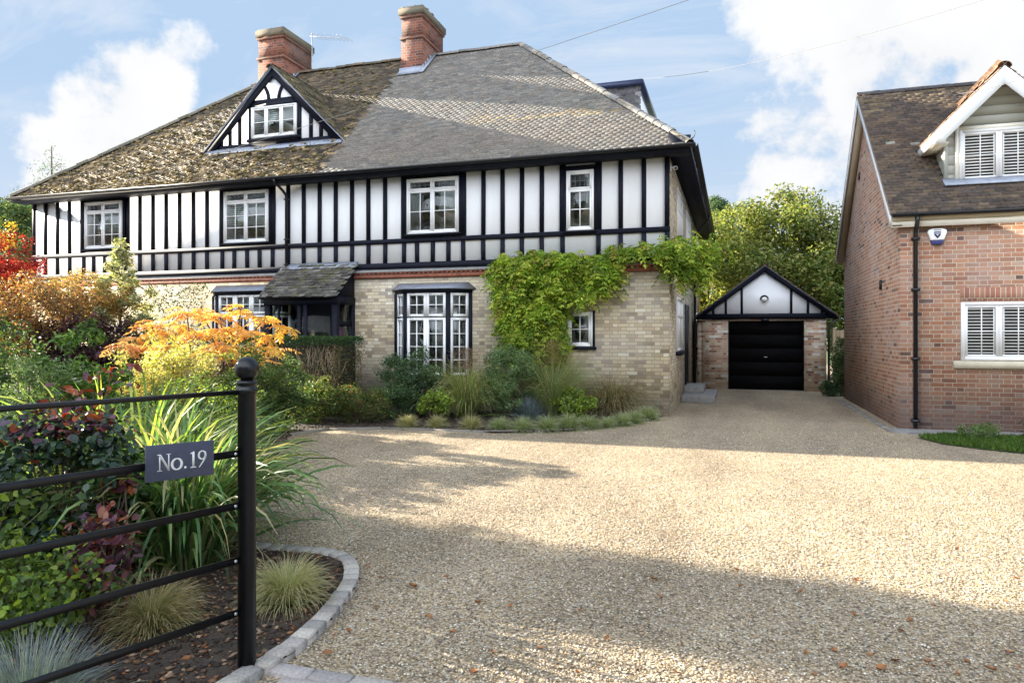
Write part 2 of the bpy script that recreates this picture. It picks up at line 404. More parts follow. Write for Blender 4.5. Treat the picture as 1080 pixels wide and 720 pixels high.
def blades(name, n, r, L, spread, w, colors, parent, base=(0, 0, 0), brad=.1, droop=1.0, seg=5, mat='leaf', stiff=.5, tipcol=None, local=True, zmin=.005):
    """arching tapered grass blades from a crown"""
    az = r.uniform(0, 2 * np.pi, n); th = np.abs(r.normal(0, 1, n)) * spread; th = np.minimum(th, 1.35); ln = L * r.uniform(.55, 1.1, n)
    h = np.stack([np.cos(az), np.sin(az), 0 * az], 1); b0 = np.array(base) + h * (r.random((n, 1)) ** .5 * brad) * np.array([1, 1, 0]); az2 = az + r.normal(0, .3, n); h = np.stack([np.cos(az2), np.sin(az2), 0 * az], 1)
    side = np.stack([-np.sin(az2), np.cos(az2), 0 * az], 1); P = [b0]; ang = th.copy(); dd = droop * r.uniform(.5, 1.5, n)
    for i in range(seg):
        st = ln / seg; dirv = h * np.sin(ang)[:, None] + np.array([0, 0, 1]) * np.cos(ang)[:, None]; P.append(P[-1] + dirv * st[:, None]); ang = np.minimum(ang + dd * (i + 1) / seg * (1 - stiff * .5) * .6, 2.8)
    P = np.stack(P, 1); P[:, :, 2] = np.maximum(P[:, :, 2], zmin); ww = w * r.uniform(.6, 1.2, n)
    prof = np.array([.6] + [1 - abs(i / seg - .35) * .8 for i in range(1, seg)] + [.05]); wv = side[:, None, :] * (ww[:, None] * prof[None])[:, :, None] * .5
    tw = r.normal(0, .5, n); wv = wv * np.cos(tw)[:, None, None] + np.array([0, 0, 1]) * np.linalg.norm(wv, axis=2, keepdims=True) * np.sin(tw)[:, None, None]
    V = np.stack([P - wv, P + wv], 2).reshape(n, -1, 3); m = (seg + 1) * 2; base_i = np.arange(n)[:, None] * m
    f = np.concatenate([base_i + [2 * i, 2 * i + 1, 2 * i + 3, 2 * i + 2] for i in range(seg)])
    c = pal(colors, n, r); cc = np.repeat(c[:, None], m, 1)
    if tipcol is not None:
        k = (np.repeat(np.arange(seg + 1), 2) / seg)[None, :, None] ** 2; cc = cc * (1 - k) + np.array(tipcol) * k
    o = npmesh(name, V.reshape(-1, 3), [f], mat, parent, cols=cc.reshape(-1, 3), uv=False, local=local)
    return o


def pinnate(pos, dirs, length, pairs, lf, r, w=.35, droop=.5):
    """compound leaves: returns leaflet positions + directions"""
    n = len(pos); out = []; od = []; up = np.array([0, 0, 1.])
    side = unit(np.cross(dirs, up) + 1e-6); ln = length * r.uniform(.7, 1.2, n)
    for j in range(pairs):
        f = (j + 1) / pairs; p = pos + dirs * (ln * f)[:, None] - up * (droop * ln * f * f)[:, None]
        for s in (-1, 1):
            d = unit(side * s + dirs * .45 - up * (.25 + droop * .8)); out.append(p); od.append(d)
    p = pos + dirs * ln[:, None] - up * (droop * ln)[:, None]; out.append(p); od.append(unit(dirs - up * (1.2 * droop)))
    return np.concatenate(out), np.concatenate(od), 2 * pairs + 1


def at(u, Y, z=0.):
    """point at forward distance Y metres from the viewpoint in bearing column u"""
    a = R(YAW); x = (u - 540) / 745 * Y
    return (CAM[0] + x * math.cos(a) - Y * math.sin(a), CAM[1] + x * math.sin(a) + Y * math.cos(a), z)


# ---------------------------------------------------------------- materials
plain('render_white', (.85, .85, .86), .85, .03, 3.0, .25, 90, stretch=(2.2, 2.2, .5))
plain('black_timber', (.006, .0075, .016), .6, .35, 12, .15, 120, spec=.18)
plain('black_gloss', (.008, .009, .012), .35, .2, 8)
plain('white_paint', (.82, .82, .82), .4, .04, 5)
plain('cream_paint', (.80, .76, .66), .5, .05, 4)
plain('soffit_tan', (.50, .42, .30), .7, .08, 4)
plain('lead', (.20, .22, .27), .5, .25, 5, .3, 20)
plain('lead_pale', (.33, .36, .43), .5, .2, 8, .2, 30)
plain('slate_sill', (.24, .235, .225), .7, .2, 7, .2, 50)
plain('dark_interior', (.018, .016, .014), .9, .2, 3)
plain('curtain', (.30, .30, .29), .9, .2, 30, stretch=(1, 1, .05))
plain('blind', (.74, .73, .70), .6, .06, 10)
plain('bark', (.10, .075, .05), .9, .35, 15, .6, 50)
plain('cladding', (.40, .41, .37), .6, .05, 3, .1, 60)
plain('stone_sill', (.56, .50, .38), .8, .1, 8, .15, 80)
plain('verge_mortar', (.22, .17, .13), .9, .3, 20)
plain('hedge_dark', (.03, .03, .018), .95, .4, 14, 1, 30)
plain('wood_fence', (.40, .30, .18), .8, .25, 8, .3, 40, stretch=(1, 1, .2))
plain('navy_fascia', (.025, .035, .09), .35, .2, 6)
plain('sign_slate', (.055, .062, .105), .55, .18, 25, .1, 200)
plain('letter_white', (.85, .85, .85), .5, .02, 5)
plain('metal_black', (.007, .007, .009), .28, .45, 22, .14, 180, spec=.45)
plain('bolt_metal', (.6, .6, .6), .35, .1, 10, metallic=.6)
plain('garage_door', (.005, .005, .0055), .85, .3, 3, spec=.06, stretch=(1, 1, 3))
plain('alu', (.55, .56, .58), .35, .1, 10, metallic=.8)
plain('box_blue', (.03, .035, .16), .4, .1, 10)
plain('pink_cloth', (.55, .22, .45), .8, .1, 10)
plain('gable_white', (.82, .83, .85), .3, .03, 2)
plain('flower_white', (.8, .8, .75), .6, .05, 10)
MATS['_'] = None
brick('brick_yellow', [(0, (.24, .18, .12)), (.12, (.44, .35, .22)), (.3, (.62, .51, .33)), (.5, (.54, .44, .29)), (.66, (.66, .56, .39)), (.78, (.30, .235, .17)), (.88, (.50, .39, .26)), (1, (.76, .69, .53))],
      (.27, .24, .20), stain=(.42, .41, .38), stain_amt=.45, stain_lo=.52, splash=(.17, .16, .12))
brick('brick_red_new', [(0, (.15, .09, .08)), (.04, (.17, .10, .08)), (.08, (.34, .16, .10)), (.3, (.43, .20, .12)), (.5, (.42, .25, .175)), (.7, (.50, .26, .16)), (.85, (.33, .18, .13)), (1, (.50, .35, .27))],
      (.60, .53, .42), stain=(.52, .44, .42), stain_amt=.4, stain_lo=.57, splash=(.20, .15, .15))
brick('brick_red_old', [(0, (.11, .045, .035)), (.3, (.23, .075, .048)), (.6, (.29, .10, .06)), (.85, (.18, .065, .045)), (1, (.14, .08, .065))],
      (.26, .21, .17), stain=(.16, .14, .12), stain_amt=.75, stain_lo=.6, mw=.006)
brick('brick_soldier', [(0, (.30, .13, .10)), (.4, (.44, .20, .13)), (.7, (.40, .22, .15)), (1, (.48, .27, .19))], (.60, .53, .42), flemish=False, bw=.075, rh=.225)
brick('brick_dentil', [(0, (.18, .06, .04)), (.5, (.36, .12, .07)), (1, (.26, .09, .06))], (.15, .10, .08), flemish=False, bw=.11, mw=.006)
brick('brick_garage', [(0, (.20, .12, .09)), (.15, (.38, .20, .13)), (.35, (.50, .34, .23)), (.55, (.56, .46, .33)), (.7, (.42, .25, .17)), (.85, (.60, .52, .42)), (1, (.68, .66, .62))], (.50, .45, .38))
brick('brick_cap', [(0, (.10, .09, .07)), (.5, (.24, .19, .13)), (1, (.30, .16, .10))], (.2, .18, .14), stain=(.16, .15, .11), stain_amt=.8, stain_lo=.45)
colmat('leaf', .5, .42, .35, var=.1)
colmat('leaf_dark', .38, .18, .5, var=.1)
colmat('tile', .75, 0, .25, bump=.5, bscale=50, var=.3)
colmat('tile_new', .62, 0, .4, bump=.3, bscale=50, var=.2)
colmat('moss_mat', .95, 0, .1, bump=.6, bscale=90, var=.3)
colmat('chip', .85, 0, .2, bump=.3, bscale=120)
colmat('pebble', .7, 0, .35, var=.15)
colmat('block', .85, 0, .25, bump=.5, bscale=160, var=.22)


def gravel_mat():
    m, nt, b, o = newmat('gravel'); L = nt.links
    tc = nd(nt, 'ShaderNodeTexCoord'); co = tc.outputs['Object']
    v1 = nd(nt, 'ShaderNodeTexVoronoi', i_Scale=68, i_Randomness=1); L.new(co, v1.inputs['Vector'])
    sc = nd(nt, 'ShaderNodeSeparateColor'); L.new(v1.outputs['Color'], sc.inputs[0])
    stone = ramp(nt, sc.outputs[0], [(0, (.13, .105, .075)), (.12, (.29, .22, .145)), (.3, (.47, .36, .225)), (.5, (.58, .465, .305)), (.68, (.51, .42, .30)), (.82, (.68, .58, .43)), (.94, (.40, .36, .32)), (1, (.80, .73, .61))])
    dk = nd(nt, 'ShaderNodeMapRange'); L.new(v1.outputs['Distance'], dk.inputs[0]); dk.inputs[1].default_value = .25; dk.inputs[2].default_value = .75; dk.inputs[3].default_value = 1; dk.inputs[4].default_value = .45
    n1 = nd(nt, 'ShaderNodeTexNoise', i_Scale=.55, i_Detail=8, i_Roughness=.65); L.new(co, n1.inputs['Vector'])
    patch = ramp(nt, n1.outputs[0], [(.3, (.80, .78, .76)), (.7, (1.1, 1.08, 1.04))])
    mx = nd(nt, 'ShaderNodeMix', data_type='RGBA', blend_type='MULTIPLY'); mx.inputs[0].default_value = 1; L.new(stone, mx.inputs[6]); L.new(patch, mx.inputs[7])
    # worn, paler wheel tracks and darker damp patches
    n4 = nd(nt, 'ShaderNodeTexNoise', i_Scale=.9, i_Detail=4, i_Roughness=.55, i_Distortion=.6); mp = nd(nt, 'ShaderNodeMapping'); mp.inputs['Scale'].default_value = (1, .22, 1); mp.inputs['Rotation'].default_value = (0, 0, .25); L.new(co, mp.inputs[0]); L.new(mp.outputs[0], n4.inputs['Vector'])
    m5 = nd(nt, 'ShaderNodeMix', data_type='RGBA', blend_type='MULTIPLY'); m5.inputs[0].default_value = 1; L.new(mx.outputs[2], m5.inputs[6]); L.new(ramp(nt, n4.outputs[0], [(.32, (.74, .73, .72)), (.5, (.98, .98, .98)), (.68, (1.12, 1.11, 1.08))]), m5.inputs[7]); mx = m5
    vs = nd(nt, 'ShaderNodeVectorMath', operation='SCALE'); L.new(mx.outputs[2], vs.inputs[0]); L.new(dk.outputs[0], vs.inputs['Scale'])
    L.new(vs.outputs[0], b.inputs['Base Color']); b.inputs['Roughness'].default_value = .75; b.inputs['Specular IOR Level'].default_value = .3
    inv = mth(nt, 'SUBTRACT', 1.0, v1.outputs['Distance'])
    n3 = nd(nt, 'ShaderNodeTexNoise', i_Scale=5, i_Detail=5); L.new(co, n3.inputs['Vector'])
    b0 = nd(nt, 'ShaderNodeBump', i_Strength=.5, i_Distance=.05); L.new(n3.outputs[0], b0.inputs['Height'])
    bp = nd(nt, 'ShaderNodeBump', i_Strength=.75, i_Distance=.009); L.new(inv, bp.inputs['Height']); L.new(b0.outputs[0], bp.inputs['Normal']); L.new(bp.outputs[0], b.inputs['Normal'])


gravel_mat()
plain('soil', (.045, .032, .022), .95, .5, 14, 1.0, 45)
plain('grass_ground', (.07, .10, .03), .95, .4, 3, .8, 40)
plain('asphalt', (.05, .05, .052), .9, .2, 8, .4, 90)


def glass_mat(name='glass', k=1.1, add=.03):
    m, nt, b, o = newmat(name); L = nt.links
    gl = nd(nt, 'ShaderNodeBsdfGlossy'); gl.inputs['Roughness'].default_value = .03; tr = nd(nt, 'ShaderNodeBsdfTransparent'); tr.inputs[0].default_value = (.85, .9, .88, 1)
    fr = nd(nt, 'ShaderNodeFresnel'); fr.inputs[0].default_value = 1.5; tc = nd(nt, 'ShaderNodeTexCoord')
    n = nd(nt, 'ShaderNodeTexNoise', i_Scale=2.5, i_Detail=2); L.new(tc.outputs['Object'], n.inputs['Vector'])
    bp = nd(nt, 'ShaderNodeBump', i_Strength=.04, i_Distance=.05); L.new(n.outputs[0], bp.inputs['Height']); L.new(bp.outputs[0], gl.inputs['Normal'])
    ms = nd(nt, 'ShaderNodeMixShader'); L.new(mth(nt, 'ADD', mth(nt, 'MULTIPLY', fr.outputs[0], k), add), ms.inputs[0]); L.new(tr.outputs[0], ms.inputs[1]); L.new(gl.outputs[0], ms.inputs[2]); L.new(ms.outputs[0], o.inputs[0])


glass_mat()
glass_mat('glass_dim', .3, .004)  # porch glass with its reflection turned down so the pane stays dark

# ---------------------------------------------------------------- ground
def sheet(name, poly, z, mat, thick=0, kind='structure'):
    if thick:
        mb = MB(); mb.prism([(x, y, z - thick) for x, y in poly], (0, 0, thick)); o = mb.build(name, mat)
    else: o = npmesh(name, [(x, y, z) for x, y in poly], [np.arange(len(poly))], mat)
    tag(o, kind=kind); return o


sheet('ground', [(-400, -400), (400, -400), (400, 400), (-400, 400)], -.02, 'grass_ground')
sheet('driveway', [(-40, -12.6), (14, -12.6), (14, 30), (-40, 30)], 0, 'gravel')
sheet('road', [(-120, -22), (120, -22), (120, -14.8), (-120, -14.8)], -.004, 'asphalt')
NEAR = [(-0.88, -11.896), (-0.872, -11.806), (-0.866, -11.721), (-0.85, -11.608), (-0.839, -11.479), (-0.852, -11.278), (-0.884, -11.044), (-.94, -10.83), (-1.0, -10.62), (-1.06, -10.45), (-1.15, -10.27), (-1.27, -10.1), (-1.42, -9.99), (-1.6, -9.94), (-1.82, -9.95), (-2.1, -10.0)]
FAR = [(-4.7, -7.3), (-5.2, -6.2), (-5.72, -5.1), (-5.62, -4.4), (-5.362, -3.87), (-4.9, -3.6), (-4.144, -3.44), (-3.3, -3.42), (-2.56, -3.44), (-1.95, -3.2), (-1.415, -2.86), (-.9, -2.2), (-.487, -1.46), (-.25, -.7), (-.12, -.05)]
bed = NEAR + [(-2.9, -9.6), (-3.7, -8.8), (-4.3, -8.0)] + FAR + [(-.12, .2), (-26, .2), (-26, -14.6), (-1.9, -14.6), (-1.5, -12.6)]
sheet('planting_bed', bed, .03, 'soil')


def kerb_blocks(name, pts, ln, w, z1, cols, seed, label=None, gap=.006):
    P = [Vector((*p, 0)) for p in pts]; seg = [(P[i + 1] - P[i]).length for i in range(len(P) - 1)]; tot = sum(seg); n = int(tot / ln); r = np.random.default_rng(seed)
    mb = MB(); cl = []
    def pos(s):
        for i, q in enumerate(seg):
            if s <= q or i == len(seg) - 1: return P[i].lerp(P[i + 1], s / q)
            s -= q
    for i in range(n):
        a = pos(i * tot / n); b = pos((i + 1) * tot / n); d = (b - a).normalized(); nn = Vector((-d.y, d.x, 0)); c = (a + b) / 2 + nn * w * .5
        mb.bbox(c + Vector((r.normal(0, .002), r.normal(0, .002), 0)), d, nn, (b - a).length / 2 - gap / 2, w / 2, -.03, z1 + r.normal(0, .002), .008)
        cl += [pal(cols, 1, r, .1)[0]] * 12
    by = np.array([f for f in mb.f]); o = npmesh(name, mb.v, [by], 'block', cols=np.array(cl)); tag(o, kind='structure'); return o


SET = [(.40, .365, .33), (.44, .40, .355), (.34, .32, .295), (.46, .415, .36)]
kerb_blocks('kerb', NEAR + [(-2.9, -9.7), (-3.7, -8.9)], .112, .1, .05, SET, 3)
kerb_blocks('bed_edging', FAR, .9, .03, .042, [(.22, .20, .17), (.19, .175, .15)], 4)
kerb_blocks('wall_edging', [(3.72, 5.6), (3.72, -1.35), (4.1, -1.5), (6, -1.5), (9, -1.5)], .2, .1, .022, [(.24, .22, .20), (.28, .25, .22), (.20, .19, .18)], 5)
sheet('path', [(3.82, -.84), (3.82, -1.39), (9, -1.39), (9, -.84)], .02, 'slate_sill')
# block paving at the gateway
mb = MB(); cl = []; r_ = np.random.default_rng(11)
for j in range(9):
    y = -11.61 - j * .106
    for i in range(22):
        x = -.86 + (j % 2) * .105 + i * .212
        if x > 3.6: continue
        mb.bbox((x + .105, y, 0), (1, 0, 0), (0, 1, 0), .1025, .0495, -.03, .022 + r_.normal(0, .0015), .008); cl += [pal([(.42, .38, .35), (.36, .33, .31), (.46, .41, .36), (.40, .36, .34)], 1, r_, .1)[0]] * 12
tag(npmesh('block_paving', mb.v, [np.array(mb.f)], 'block', cols=np.array(cl)), kind='structure')


def blob_stones(name, P, sz, mat, cols, r, flat=.6, kind='stuff', parent=None):
    """angular stones / chips: squashed octahedra"""
    n = len(P); base = np.array([(1, 0, 0), (0, 1, 0), (-1, 0, 0), (0, -1, 0), (0, 0, 1), (0, 0, -1)], float)
    V = base[None] * (1 + r.uniform(-.35, .35, (n, 6, 1))) * sz[:, None, None]; V[:, :, 2] *= flat; V[:, :, 0] *= r.uniform(.7, 1.5, (n, 1))
    a = r.uniform(0, 6.28, n); ca, sa = np.cos(a)[:, None], np.sin(a)[:, None]
    x = V[:, :, 0] * ca - V[:, :, 1] * sa; y = V[:, :, 0] * sa + V[:, :, 1] * ca; V = np.stack([x, y, V[:, :, 2] + x * r.normal(0, .2, (n, 1))], 2) + P[:, None]
    F = np.array([(0, 1, 4), (1, 2, 4), (2, 3, 4), (3, 0, 4), (1, 0, 5), (2, 1, 5), (3, 2, 5), (0, 3, 5)]); f = (np.arange(n)[:, None, None] * 6 + F[None]).reshape(-1, 3)
    o = npmesh(name, V.reshape(-1, 3), [f], mat, parent, cols=np.repeat(cols, 6, 0), uv=False); tag(o, kind=kind); return o


def inside(px, py, poly):
    x = np.array([p[0] for p in poly]); y = np.array([p[1] for p in poly]); c = np.zeros(len(px), bool); j = len(x) - 1
    for i in range(len(x)):
        k = ((y[i] > py) != (y[j] > py)) & (px < (x[j] - x[i]) * (py - y[i]) / (y[j] - y[i] + 1e-12) + x[i]); c ^= k; j = i
    return c


r_ = np.random.default_rng(21)
n = 70000; Y = 2.9 + 9 * r_.random(n) ** 1.5; uu = r_.uniform(180, 1110, n); a = R(YAW); X = (uu - 540) / 745 * Y
gx = CAM[0] + X * math.cos(a) - Y * math.sin(a); gy = CAM[1] + X * math.sin(a) + Y * math.cos(a)
ok = ~inside(gx, gy, bed) & ~((gy < -11.5) & (gx < 3.6)) & (gx < 3.7)
gx, gy = gx[ok], gy[ok]; n = len(gx)
STONE = [(.44, .34, .22), (.57, .46, .31), (.32, .24, .15), (.64, .56, .43), (.20, .165, .12), (.50, .42, .32), (.74, .68, .58), (.52, .38, .23)]
blob_stones('loose_gravel', np.stack([gx, gy, np.full(n, .003)], 1), r_.uniform(.0035, .0085, n), 'pebble', pal(STONE, n, r_, .15), r_)
n = 26000; p = np.stack([r_.uniform(-5.5, -.8, n), r_.uniform(-12.6, -8.8, n)], 1); ok = inside(p[:, 0], p[:, 1], bed); ok &= (p[:, 0] > -3.2) | (r_.random(n) < .3); p = p[ok]; n = len(p)
blob_stones('bark_mulch', np.stack([p[:, 0], p[:, 1], np.full(n, .034)], 1), r_.gamma(2, .005, n).clip(.004, .028), 'chip', pal([(.05, .03, .02), (.09, .055, .035), (.03, .022, .018), (.16, .10, .06), (.30, .20, .13), (.07, .05, .045), (.24, .11, .05)], n, r_, .25), r_, .35)
n = 9000; p = np.stack([r_.uniform(-8, 0, n), r_.uniform(-7.5, -.2, n)], 1); ok = inside(p[:, 0], p[:, 1], bed); p = p[ok]; n = len(p)
blob_stones('soil_clods', np.stack([p[:, 0], p[:, 1], np.full(n, .03)], 1), r_.uniform(.01, .035, n), 'chip', pal([(.05, .035, .025), (.08, .055, .04), (.03, .022, .018)], n, r_, .25), r_, .5)

# ---------------------------------------------------------------- roof tiles
def tiles(name, P0, U, V, Lu, Lv, test, parent, palette, mat='tile', g=.1, w=.165, th=.013, seed=1, jit=.004, base_z=0, lift=.02, maxu=1e9, gap=.004):
    """plain tiles laid in half-bond courses on the plane P0 + u U + v V"""
    r = np.random.default_rng(seed); P0 = np.array(P0, float); U = unit(np.array(U, float)); V = unit(np.array(V, float)); Nn = np.cross(U, V)
    if Nn[2] < 0: Nn = -Nn
    nr = int(Lv / g) + 1; nc = int(Lu / w) + 2; J, I = np.meshgrid(np.arange(nr), np.arange(nc), indexing='ij'); J = J.ravel(); I = I.ravel()
    u = (I - .5) * w + (J % 2) * w / 2 + r.normal(0, .0015 if gap > .001 else .0003, len(I)); v = J * g + r.normal(0, .003, len(I)); ok = test(u + w / 2, v + g / 2); u, v = u[ok], v[ok]; n = len(u)
    hw = w - gap; uR = u + hw; u = np.where((u < 0) & (u > -.12), 0, u); uR = np.minimum(uR, maxu); ln = g * 1.5; l0 = lift + r.normal(0, jit, n); l1 = np.full(n, .002); tilt = r.normal(0, jit * .6, n)
    def pt(uu, vv, hh): return P0 + uu[:, None] * U + vv[:, None] * V + hh[:, None] * Nn
    q = [pt(u, v, l0 - tilt), pt(uR, v, l0 + tilt), pt(uR, v + ln, l1), pt(u, v + ln, l1), pt(u, v, l0 - tilt - th), pt(uR, v, l0 + tilt - th)]
    VV = np.stack(q, 1); F4 = np.array([(0, 1, 2, 3), (4, 5, 1, 0)]); f = (np.arange(n)[:, None, None] * 6 + F4[None]).reshape(-1, 4)
    F3 = np.array([(4, 0, 3), (1, 5, 2)]); f3 = (np.arange(n)[:, None, None] * 6 + F3[None]).reshape(-1, 3)
    c = palette(u, v, r, n); return npmesh(name, VV.reshape(-1, 3), [f, f3], mat, parent, cols=np.repeat(c, 6, 0), uv=False)


def ridge_tiles(a, b, name, mat, parent, cols, seed, r=.11, ln=.3, mort=True):
    a = Vector(a); b = Vector(b); d = (b - a); n = max(1, int(d.length / ln)); rr = np.random.default_rng(seed); vs = []; fs = []; cl = []
    dn = d.normalized(); x = dn.cross(Vector((0, 0, 1))).normalized(); up = x.cross(dn); K = 8
    for i in range(n):
        p = a + d * (i / n); q = a + d * ((i + 1.06) / n); k0 = len(vs); rad = r * rr.uniform(.95, 1.05); c = pal(cols, 1, rr, .12)[0]; dz = rr.normal(0, .006)
        for e, rd in ((p, rad * 1.06), (q, rad * .97)):
            for k in range(K + 1):
                t = math.pi * k / K; vs.append(e + x * math.cos(t) * rd + up * (math.sin(t) * rd * .85 - .05 + dz)); cl.append(c)
        for k in range(K): fs.append((k0 + k, k0 + k + 1, k0 + K + 1 + k + 1, k0 + K + 1 + k))
    return npmesh(name, vs, [np.array(fs)], mat, parent, cols=np.array(cl), smooth=False, uv=False)


# ---------------------------------------------------------------- windows
def casement(root, x0, x1, z0, z1, y, cols_=2, top=.27, bars=(2, 2), depth=.06, frame='white_paint', inner=None, fw=.045, toplead=False, name='window', dark=True, split=None, nrows=None, leaded=True, sashdark=False):
    """front-facing window in wall plane y: outer frame, sashes, glazing bars, pane, what hangs inside"""
    m = MB(); yf = y - depth; W_ = x1 - x0; cw = W_ / cols_; sw = .038; zt = z1 - top if top else z1
    # outer frame
    m.box(x0, x0 + fw, yf, y, z0, z1); m.box(x1 - fw, x1, yf, y, z0, z1); m.box(x0 + fw, x1 - fw, yf, y, z1 - fw, z1); m.box(x0 + fw, x1 - fw, yf, y, z0, z0 + fw)
    gz = MB(); lead = MB()
    for i in range(cols_):
        a, b = x0 + i * cw, x0 + (i + 1) * cw
        a += fw if i == 0 else .012; b -= fw if i == cols_ - 1 else .012
        zs = [(z0 + fw, zt - (.012 if top else fw), bars)]
        if top: zs.append((zt + .012, z1 - fw, None))
        for (c, d, bb) in zs:
            yy0, yy1 = yf + .006, y - .012
            m.box(a, a + sw, yy0, yy1, c, d); m.box(b - sw, b, yy0, yy1, c, d); m.box(a + sw, b - sw, yy0, yy1, c, c + sw); m.box(a + sw, b - sw, yy0, yy1, d - sw, d)
            if bb:
                for k in range(1, bb[0]): q = a + sw + (b - a - 2 * sw) * k / bb[0]; m.box(q - .009, q + .009, yy0 + .004, yy1 - .01, c + sw, d - sw)
                for k in range(1, bb[1]): q = c + sw + (d - c - 2 * sw) * k / bb[1]; m.box(a + sw, b - sw, yy0 + .006, yy1 - .012, q - .009, q + .009)
            elif leaded:
                for k in range(1, 4): q = a + sw + (b - a - 2 * sw) * k / 4; lead.box(q - .004, q + .004, yy0 + .012, yy0 + .02, c + sw, d - sw)
                q = (c + d) / 2; lead.box(a + sw, b - sw, yy0 + .0125, yy0 + .0195, q - .004, q + .004)
        if i < cols_ - 1: q = x0 + (i + 1) * cw; (m.box(q - .012, q + .012, yf + .012, y, z0 + fw, z1 - fw))
    if top: m.box(x0 + fw, x1 - fw, yf + .014, y, zt - .012, zt + .012)
    w = m.build(name, frame, root)
    gz.box(x0 + fw, x1 - fw, yf + .026, yf + .030, z0 + fw, z1 - fw); gz.build('pane', 'glass', w)
    if lead.v: lead.build('glazing_bar', 'lead', w)
    if dark:
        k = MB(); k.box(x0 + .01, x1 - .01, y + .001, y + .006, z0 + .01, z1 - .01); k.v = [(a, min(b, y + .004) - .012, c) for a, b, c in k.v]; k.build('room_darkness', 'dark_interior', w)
    if inner == 'shutter':
        for i in range(cols_):
            a, b = x0 + i * cw + .06, x0 + (i + 1) * cw - .06; s = MB(); dd = min(.022, depth * .4)
            for z_ in np.arange(z0 + .07, z1 - .09, .052):
                s.prism([(a, y - dd, z_), (a, y - dd + .012, z_ + .036), (a, y - dd + .010, z_ + .040), (a, y - dd - .002, z_ + .004)], (b - a, 0, 0))
            s.box(a, a + .02, y - dd - .001, y - dd + .014, z0 + .06, z1 - .06); s.box(b - .02, b, y - dd - .001, y - dd + .014, z0 + .06, z1 - .06); s.build('shutter', 'blind', w)
    if inner == 'curtain':
        s = MB()
        for i, (a, b) in enumerate(((x0 + .08, x0 + .08 + W_ * .2), (x1 - .08 - W_ * .2, x1 - .08))):
            s = MB(); q = np.linspace(a, b, 14); pl = [(t, y - .022 + .006 * math.sin(k * 2.1), z0 + .06) for k, t in enumerate(q)] + [(t, y - .018, z0 + .06) for t in q[::-1]]; s.prism(pl, (0, 0, z1 - z0 - .12)); s.build('curtain', 'curtain', w)
    return w


# ================================================================ THE TIMBER-FRAMED HOUSE
H = thing('timber_framed_house', (-8.5, 0, 0), 'wide pair of joined cottages with black timber framing, white panels and mossy hipped tile roof', 'house')
TZ, MZ1, MZ0, BZ1, BZ0 = 5.275, 3.815, 3.71, 3.27, 3.13
XL = -17.08
# walls
m = MB()
m.box(XL + .02, 0 - .02, .02, 9.0, 3.12, 5.60); m.build('rendered_wall', 'render_white', H)
m = MB(); m.box(XL - .05, .0, -.06, 9.0, 0, 3.0)
m.build('wall', 'brick_yellow', H)
m = MB(); m.box(-8.3, .004, 9.0, 12.8, 0, 5.35); m.box(-.25, .003, .16, 9.0, 3.0, 5.35); m.build('side_wall', 'brick_yellow', H)
# brick dentil course and sloping ledge under the framing
m = MB(); m.box(XL - .07, .012, -.10, .05, 2.92, 3.005); m.box(XL - .07, .014, -.115, .05, 3.035, 3.055)
for i in range(152):
    x = XL + i * .1125
    if x < -.03: m.box(x, x + .06, -.112, .0, 3.005, 3.035)
m.build('dentil_course', 'brick_dentil', H)
m = MB(); m.prism([(XL - .07, -.125, 3.055), (XL - .07, -.125, 3.075), (XL - .07, .0, 3.15), (XL - .07, .0, 3.055)], (17.1, 0, 0)); m.build('ledge', 'slate_sill', H)
# timber frame
studs = [-17.03, -16.615, -16.188, -15.76, -13.852, -13.39, -12.968, -12.549, -12.127, -11.699, -11.286, -8.93, -8.498, -8.069, -7.637, -7.207, -6.781, -6.352, -3.972, -3.528, -3.096, -2.653, -.978, -.506, -.045]
m = MB(); rr = random.Random(3)
def stud(x, z0, z1, w=.092, y=-.022):
    j = rr.uniform(-.006, .006); m.prism([(x - w / 2, y, z0), (x + w / 2, y, z0), (x + w / 2 + j, y, z1), (x - w / 2 + j, y, z1)], (0, .05, 0))
for x in studs:
    stud(x, MZ1, TZ + .05); stud(x, BZ1, MZ0)
for x in (-15.31, -13.79 - .01, -10.84, -9.36, -5.88, -4.44, -2.2, -1.44): stud(x, MZ1, TZ + .05, .13)
for x in (-15.27, -14.93, -14.55, -14.2, -10.83, -10.475, -10.098, -9.737, -9.37, -5.88, -5.552, -5.17, -4.793, -4.44, -2.2, -1.44): stud(x, BZ1, MZ0)
m.build('timber_studs', 'black_timber', H)
m = MB(); m.box(XL - .02, .012, -.03, .03, MZ0, MZ1); m.build('timber_rail', 'black_timber', H)
m = MB(); m.box(XL - .03, .016, -.04, .03, BZ0, BZ1); m.build('bottom_beam', 'black_timber', H)
m = MB(); m.box(XL - .02, .016, -.035, .03, TZ, 5.60); m.build('wall_plate', 'black_timber', H)
# windows on the upper storey, each in a black surround
def surround(x0, x1, z0, z1, t=.07, y=-.026):
    s = MB(); s.box(x0 - t, x0, y, .02, z0 - t, z1 + t); s.box(x1, x1 + t, y, .02, z0 - t, z1 + t); s.box(x0, x1, y, .02, z1, z1 + t); s.box(x0, x1, y, .02, z0 - t, z0)
    s.box(x0 - .06, x1 + .06, y - .075, y, z0 - .045, z0 - .005); return s.build('window_surround', 'black_timber', H)
for (a, b, c, d, kw) in ((-15.17, -13.93, 3.91, 5.14, dict(bars=(2, 3), inner='curtain', frame='white_paint')), (-10.735, -9.455, 3.89, 5.15, dict(bars=(2, 3), inner='shutter')),
                         (-5.781, -4.532, 3.895, 5.13, dict(bars=(2, 2), inner='curtain')), (-2.107, -1.529, 3.81, 5.06, dict(bars=(2, 2), cols_=1, top=.40))):
    casement(H, a, b, c, d, -.026 if False else -.012, **kw); surround(a, b, c, d)
